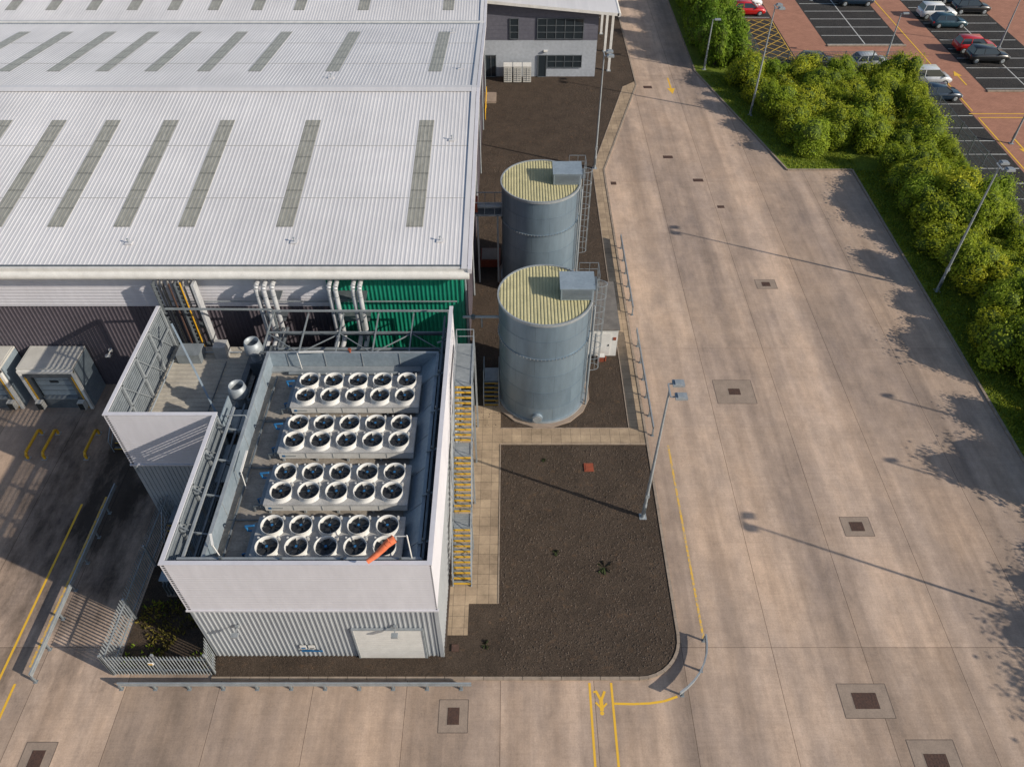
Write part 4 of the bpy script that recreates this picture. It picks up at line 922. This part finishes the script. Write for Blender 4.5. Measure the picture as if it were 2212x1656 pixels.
def shrubsrc(seed,h,r,nl,mt,label,group,nleaf=5200,ls=.2):
    b,t=shrubmesh(seed,h,r,nl,mt,ls,nleaf); e=empty('shrub',(0,0,0),category='shrub',label=label,group=group)
    b.done('crown',(0,0,0),parent=e); t.done('trunk',(0,0,0),parent=e); return e
gl='shrubs in the green belt beside the car park'
lab='dense leafy green shrub on a grass verge by the fence'
A=[shrubsrc(11,3.2,2.0,24,'leaf',lab,gl,9500,.17),shrubsrc(12,3.6,2.2,26,'leaf',lab,gl,10500,.17),shrubsrc(13,2.9,2.1,24,'leaf',lab,gl,9500,.17),shrubsrc(14,4.1,2.0,26,'leaf',lab,gl,10000,.17)]
gd='hedge shrubs beside the access road'; ld='dark green hedge shrub beside the access road'
D=[shrubsrc(21,3.0,1.8,18,'leafdark',ld,gd,7000,.19),shrubsrc(22,3.5,1.9,18,'leafdark',ld,gd,7000,.19)]
pos=[]
rnd=random.Random(5)
y=3.
while y<62:
    for x in (34.0,36.3,38.6):
        pos.append((x+rnd.uniform(-.7,.7)+(.5 if y<30 and x<35 else 0),y+rnd.uniform(-.8,.8)))
    y+=2.55
pos+=[(27.3,65.5),(29.9,66.3),(33.0,65.6),(35.6,64.8),(38.3,64.5),(26.6,68.6),(29.4,69.4),(32.4,68.6),(35.6,68.2),(38.8,68),(25.9,72),(28.6,72.6),(31.8,72.2),(35,71.8),(38.4,71.6),(25.,75.4),(28,76),(31.2,76),(34.4,75.4),(38,75.2),(24.4,78.6),(27.5,79.2),(30.6,79.2),(34,78.8),(37.4,78.6),(39.6,77.8),(31.2,67.4),(34.2,70),(30.2,74.2),(33.4,73.8),(36.8,73.4),(37.2,66.4)]
used=set()
for i,(x,y) in enumerate(pos):
    k=rnd.randrange(4); s=rnd.uniform(.68,1.20)
    if x>38.4: s*=.9
    if 12<y<46 and x<38: s*=rnd.uniform(1.0,1.25)
    rot=rnd.uniform(0,6.28); sc=(s,s,s*rnd.uniform(.8,1.15))
    if k not in used: used.add(k); A[k].location=(x,y,.09); A[k].rotation_euler=(0,0,rot); A[k].scale=sc
    else: dup(A[k],(x,y,.09),rot,scale=sc)
for x,y,s in ((34.6,12.5,1.6),(35.2,8.6,1.7),(35,16,1.45)): dup(A[3],(x,y,.09),s*3,scale=(s,s,s))
used=set(); y=84.
while y<112:
    for x in (21.9,24.4):
        k=rnd.randrange(2); s=rnd.uniform(.85,1.1); p=(x+rnd.uniform(-.4,.4),y+rnd.uniform(-.5,.5),.09)
        zs=s*(1.6 if rnd.random()<.4 else 1)
        if k not in used: used.add(k); D[k].location=p; D[k].scale=(s,s,zs)
        else: dup(D[k],p,rnd.uniform(0,6.28),scale=(s,s,zs))
    y+=2.4
def tufts(name,area,n,hh,mt,seed,test=None):
    rnd=random.Random(seed); vs=[];fs=[]
    for i in range(n):
        x=rnd.uniform(area[0],area[1]); y=rnd.uniform(area[2],area[3])
        if test and not test(x,y): continue
        a=rnd.uniform(0,6.28); h=hh*rnd.uniform(.5,1.4); w_=h*.35; o=len(vs); zb=.08
        vs+=[(x-w_*math.cos(a),y-w_*math.sin(a),zb),(x+w_*math.cos(a),y+w_*math.sin(a),zb),(x+rnd.uniform(-1,1)*h*.7,y+rnd.uniform(-1,1)*h*.7,zb+h)]; fs.append((o,o+1,o+2))
    b=MB(); b.add(vs,fs,mt); return b.done(name,(0,0,0),kind='stuff')
tufts('grass',(30.6,33.2,10,61.5),15000,.15,'turf',3)
tufts('grass',(20,31,61.8,81),16000,.15,'turf',4,lambda x,y: x>25.0-(y-61.75)*.24)
tufts('weeds',(-18.8,-14.6,15.9,19.5),1500,.16,'scrub',6,lambda x,y: math.sin(x*2.1)+math.cos(y*1.7)>-.3)
tufts('weeds',(-18.8,-14.6,15.9,19.5),500,.14,'leafdark',16,lambda x,y: math.sin(x*1.7+1)+math.cos(y*2.3)>.6)
M['clod']=mat('soil_clod',(.14,.105,.08),(.045,.035,.028),scale=5,rough=.95)
def clods(name,area,n,seed,test):
    rnd=random.Random(seed); b=MB()
    for i in range(n):
        x=rnd.uniform(area[0],area[1]); y=rnd.uniform(area[2],area[3])
        if not test(x,y): continue
        s=rnd.uniform(.02,.06); z_=.07
        P=[(x+s*rnd.uniform(.6,1.3)*math.cos(a),y+s*rnd.uniform(.6,1.3)*math.sin(a),z_) for a in (0,1.57,3.14,4.71)]+[(x,y,z_+s*rnd.uniform(.5,1.))]
        b.add(P,[(0,1,4),(1,2,4),(2,3,4),(3,0,4)],'clod')
    b.done(name,(0,0,0),kind='stuff')
clods('gravel',(-.6,8,15.8,29.7),5000,8,lambda x,y: not (x>6 and y<17.6 and (x-6.05)**2+(y-17.6)**2>4))
clods('gravel',(-2.6,7,31.3,78),6000,9,lambda x,y: (x-1.9)**2+(y-34.2)**2>9.5 and (x-1.9)**2+(y-46.3)**2>9.5)
for (x,y,s) in ((4.9,21.4,.38),(2.4,22.3,.16),(1.9,28.6,.12),(-1.3,17.1,.2)):
    b=MB(); rr=random.Random(int(x*10)); 
    for k in range(26):
        a=rr.uniform(0,6.28); l=s*rr.uniform(.5,1.4); b.poly([(x,y,.075),(x+l*math.cos(a)-.03,y+l*math.sin(a),.11+rr.uniform(0,.08)),(x+l*1.2*math.cos(a+.1),y+l*1.2*math.sin(a+.1),.09)],'weedleaf')
    b.done('weed',(x,y,.07),category='weed',label='low dark weed growing from the bare soil bed',group='weeds in the soil bed')
# ------------------------------------------------------------ vehicles
def loft(b,sts,sec,mt):
    vs=[];n=len(sec(sts[0]))
    for s in sts: vs+=sec(s)
    k=len(sts)
    b.add(vs,[(j*n+i,j*n+i+1,(j+1)*n+i+1,(j+1)*n+i) for j in range(k-1) for i in range(n-1)],mt,True)
    b.add(vs,[tuple(range(n)),tuple(range((k-1)*n,k*n))[::-1]],mt)
def vehicle(kind,paint,label,loc,rz):
    e=empty('parked_car',(0,0,0),category='car',label=label,group='cars parked in the marked bays')
    if kind=='mpv':
        sts=[(-2.3,.4,.85,.80),(-2.25,.28,1.08,.86),(0,.25,1.08,.9),(1.3,.25,1.05,.89),(1.95,.28,.88,.84),(2.28,.38,.68,.7)]
        cab=(-2.2,1.55,-2.0,.6,1.05,1.72,.83,.68)
    elif kind=='suv':
        sts=[(-2.2,.45,.75,.75),(-2.15,.32,1.02,.86),(-1.5,.28,1.08,.91),(0,.28,1.06,.92),(.95,.28,1.04,.91),(1.75,.3,.95,.88),(2.12,.36,.8,.78),(2.2,.45,.65,.66)]
        cab=(-2.05,1.15,-1.8,.35,1.05,1.62,.83,.66)
    else:
        sts=[(-2.1,.38,.66,.68),(-2.05,.26,.9,.8),(-1.5,.2,.97,.86),(0,.2,.95,.88),(.9,.2,.93,.87),(1.65,.22,.82,.83),(2.02,.28,.66,.73),(2.12,.38,.54,.6)]
        cab=(-1.95,1.1,-1.5,.2,.93,1.45,.79,.6)
    def sec(s):
        x,zb,zt_,hw=s; P=[(hw*.88,zb),(hw,zb+.13),(hw*1.0,zb+(zt_-zb)*.6),(hw*.96,zt_-.05),(hw*.84,zt_),(0,zt_+.025)]
        return [V((x,y_,z_)) for y_,z_ in P]+[V((x,-y_,z_)) for y_,z_ in P[::-1][1:]]
    b=MB(); loft(b,sts,sec,paint)
    x0,x1,u0,u1,zb,zt_,hb,ht=cab
    for s in (-1,1):
        b.beam((x0+.03,s*hb,zb-.02),(u0,s*ht,zt_-.03),.07,.07,paint); b.beam((x1-.03,s*hb,zb-.02),(u1,s*ht,zt_-.03),.06,.06,paint)
        xm=(u0+u1)/2-.1; b.beam((xm,s*hb,zb-.02),(xm,s*ht,zt_-.03),.08,.06,paint)
    R_=[(u0-.06,-ht),(u1+.04,-ht+.05),(u1+.04,ht-.05),(u0-.06,ht)]
    vs=[(x,y_,zt_-.03) for x,y_ in R_]+[(x*.96-.02,y_*.85,zt_+.035) for x,y_ in R_]
    b.add(vs,[(0,1,5,4),(1,2,6,5),(2,3,7,6),(3,0,4,7),(4,5,6,7)],paint,True)
    b.done('body',(0,0,0),parent=e)
    b=MB(); vs=[(x0,-hb,zb),(x1,-hb,zb),(x1,hb,zb),(x0,hb,zb),(u0,-ht,zt_-.02),(u1,-ht,zt_-.02),(u1,ht,zt_-.02),(u0,ht,zt_-.02)]
    b.add(vs,[(0,1,5,4),(1,2,6,5),(2,3,7,6),(3,0,4,7)],'glass'); b.done('windows',(0,0,zb),parent=e)
    rw=.34 if kind!='car' else .32
    for x in (sts[0][0]+.75,sts[-1][0]-.78):
        for s in (-1,1):
            b=MB(); hw=.9 if kind!='car' else .86; b.cyl((x,s*(hw-.2),rw),(x,s*(hw+.02),rw),rw,rw,'rubber',16); 
            wv=b.done('wheel',(x,s*hw,rw),parent=e); b=MB(); b.cyl((x,s*(hw+.02),rw),(x,s*(hw+.035),rw),rw*.62,rw*.55,'galv',10); b.done('rim',(x,s*hw,rw),parent=wv)
    for s in (-1,1):
        f=sts[-2]; b=MB(); b.box((f[0]-.1,s*.42,f[2]-.22),(f[0]+.06,s*.72,f[2]-.06),'headglass'); b.done('headlight',(f[0],s*.5,f[2]),parent=e)
        f=sts[1]; b=MB(); b.box((f[0]-.03,s*.58,f[2]-.28),(f[0]+.08,s*.8,f[2]-.08),'tail'); b.done('tail_light',(f[0],s*.6,f[2]),parent=e)
        b=MB(); b.box((x1-.35,s*(hb+.06),zb),(x1-.2,s*(hb+.22),zb+.14),paint); b.done('wing_mirror',(x1,s*hb,zb),parent=e)
    e.location=loc; e.rotation_euler=(0,0,rz)
W=carpaint('white_car_paint',(.75,.75,.75)); RD=carpaint('red_car_paint',(.50,.012,.012)); BK=carpaint('black_car_paint',(.015,.017,.02)); NB=carpaint('navy_car_paint',(.012,.03,.055)); SV=carpaint('silver_car_paint',(.50,.52,.54)); TB=carpaint('teal_car_paint',(.02,.06,.085))
zc=-.009; H0=math.pi
for k,pnt,l,x,y,r in (('suv',W,'white parked car in a marked bay near the hedge',28.9,101.0,0),('car',RD,'red parked hatchback beside yellow hatching',28.9,98.5,0),('suv',NB,'dark blue car parked at the top of a bay row',43,101.6,0),
    ('suv',W,'white parked car in a tarmac bay',51.6,97.4,0),('car',TB,'dark teal parked car in a tarmac bay',51.9,94.6,0),('suv',BK,'black parked car nose to nose in a bay',56.4,99.0,0),('car',NB,'dark parked car at the far row',55.6,102.4,H0),
    ('suv',RD,'red parked hatchback in a tarmac bay',52.0,87.5,0),('suv',BK,'black parked car next to a red one',52.3,84.8,0),
    ('mpv',SV,'silver people carrier parked by the mesh fence',43.7,79.3,0),('car',NB,'dark blue parked car by the mesh fence',43.6,75.8,0),('car',SV,'silver parked car behind the shrubs and fence',39.0,83.4,.1),('car',BK,'dark parked car behind the shrubs and fence',33.2,83.5,0)):
    vehicle(k,pnt,l,(x,y,zc),r)
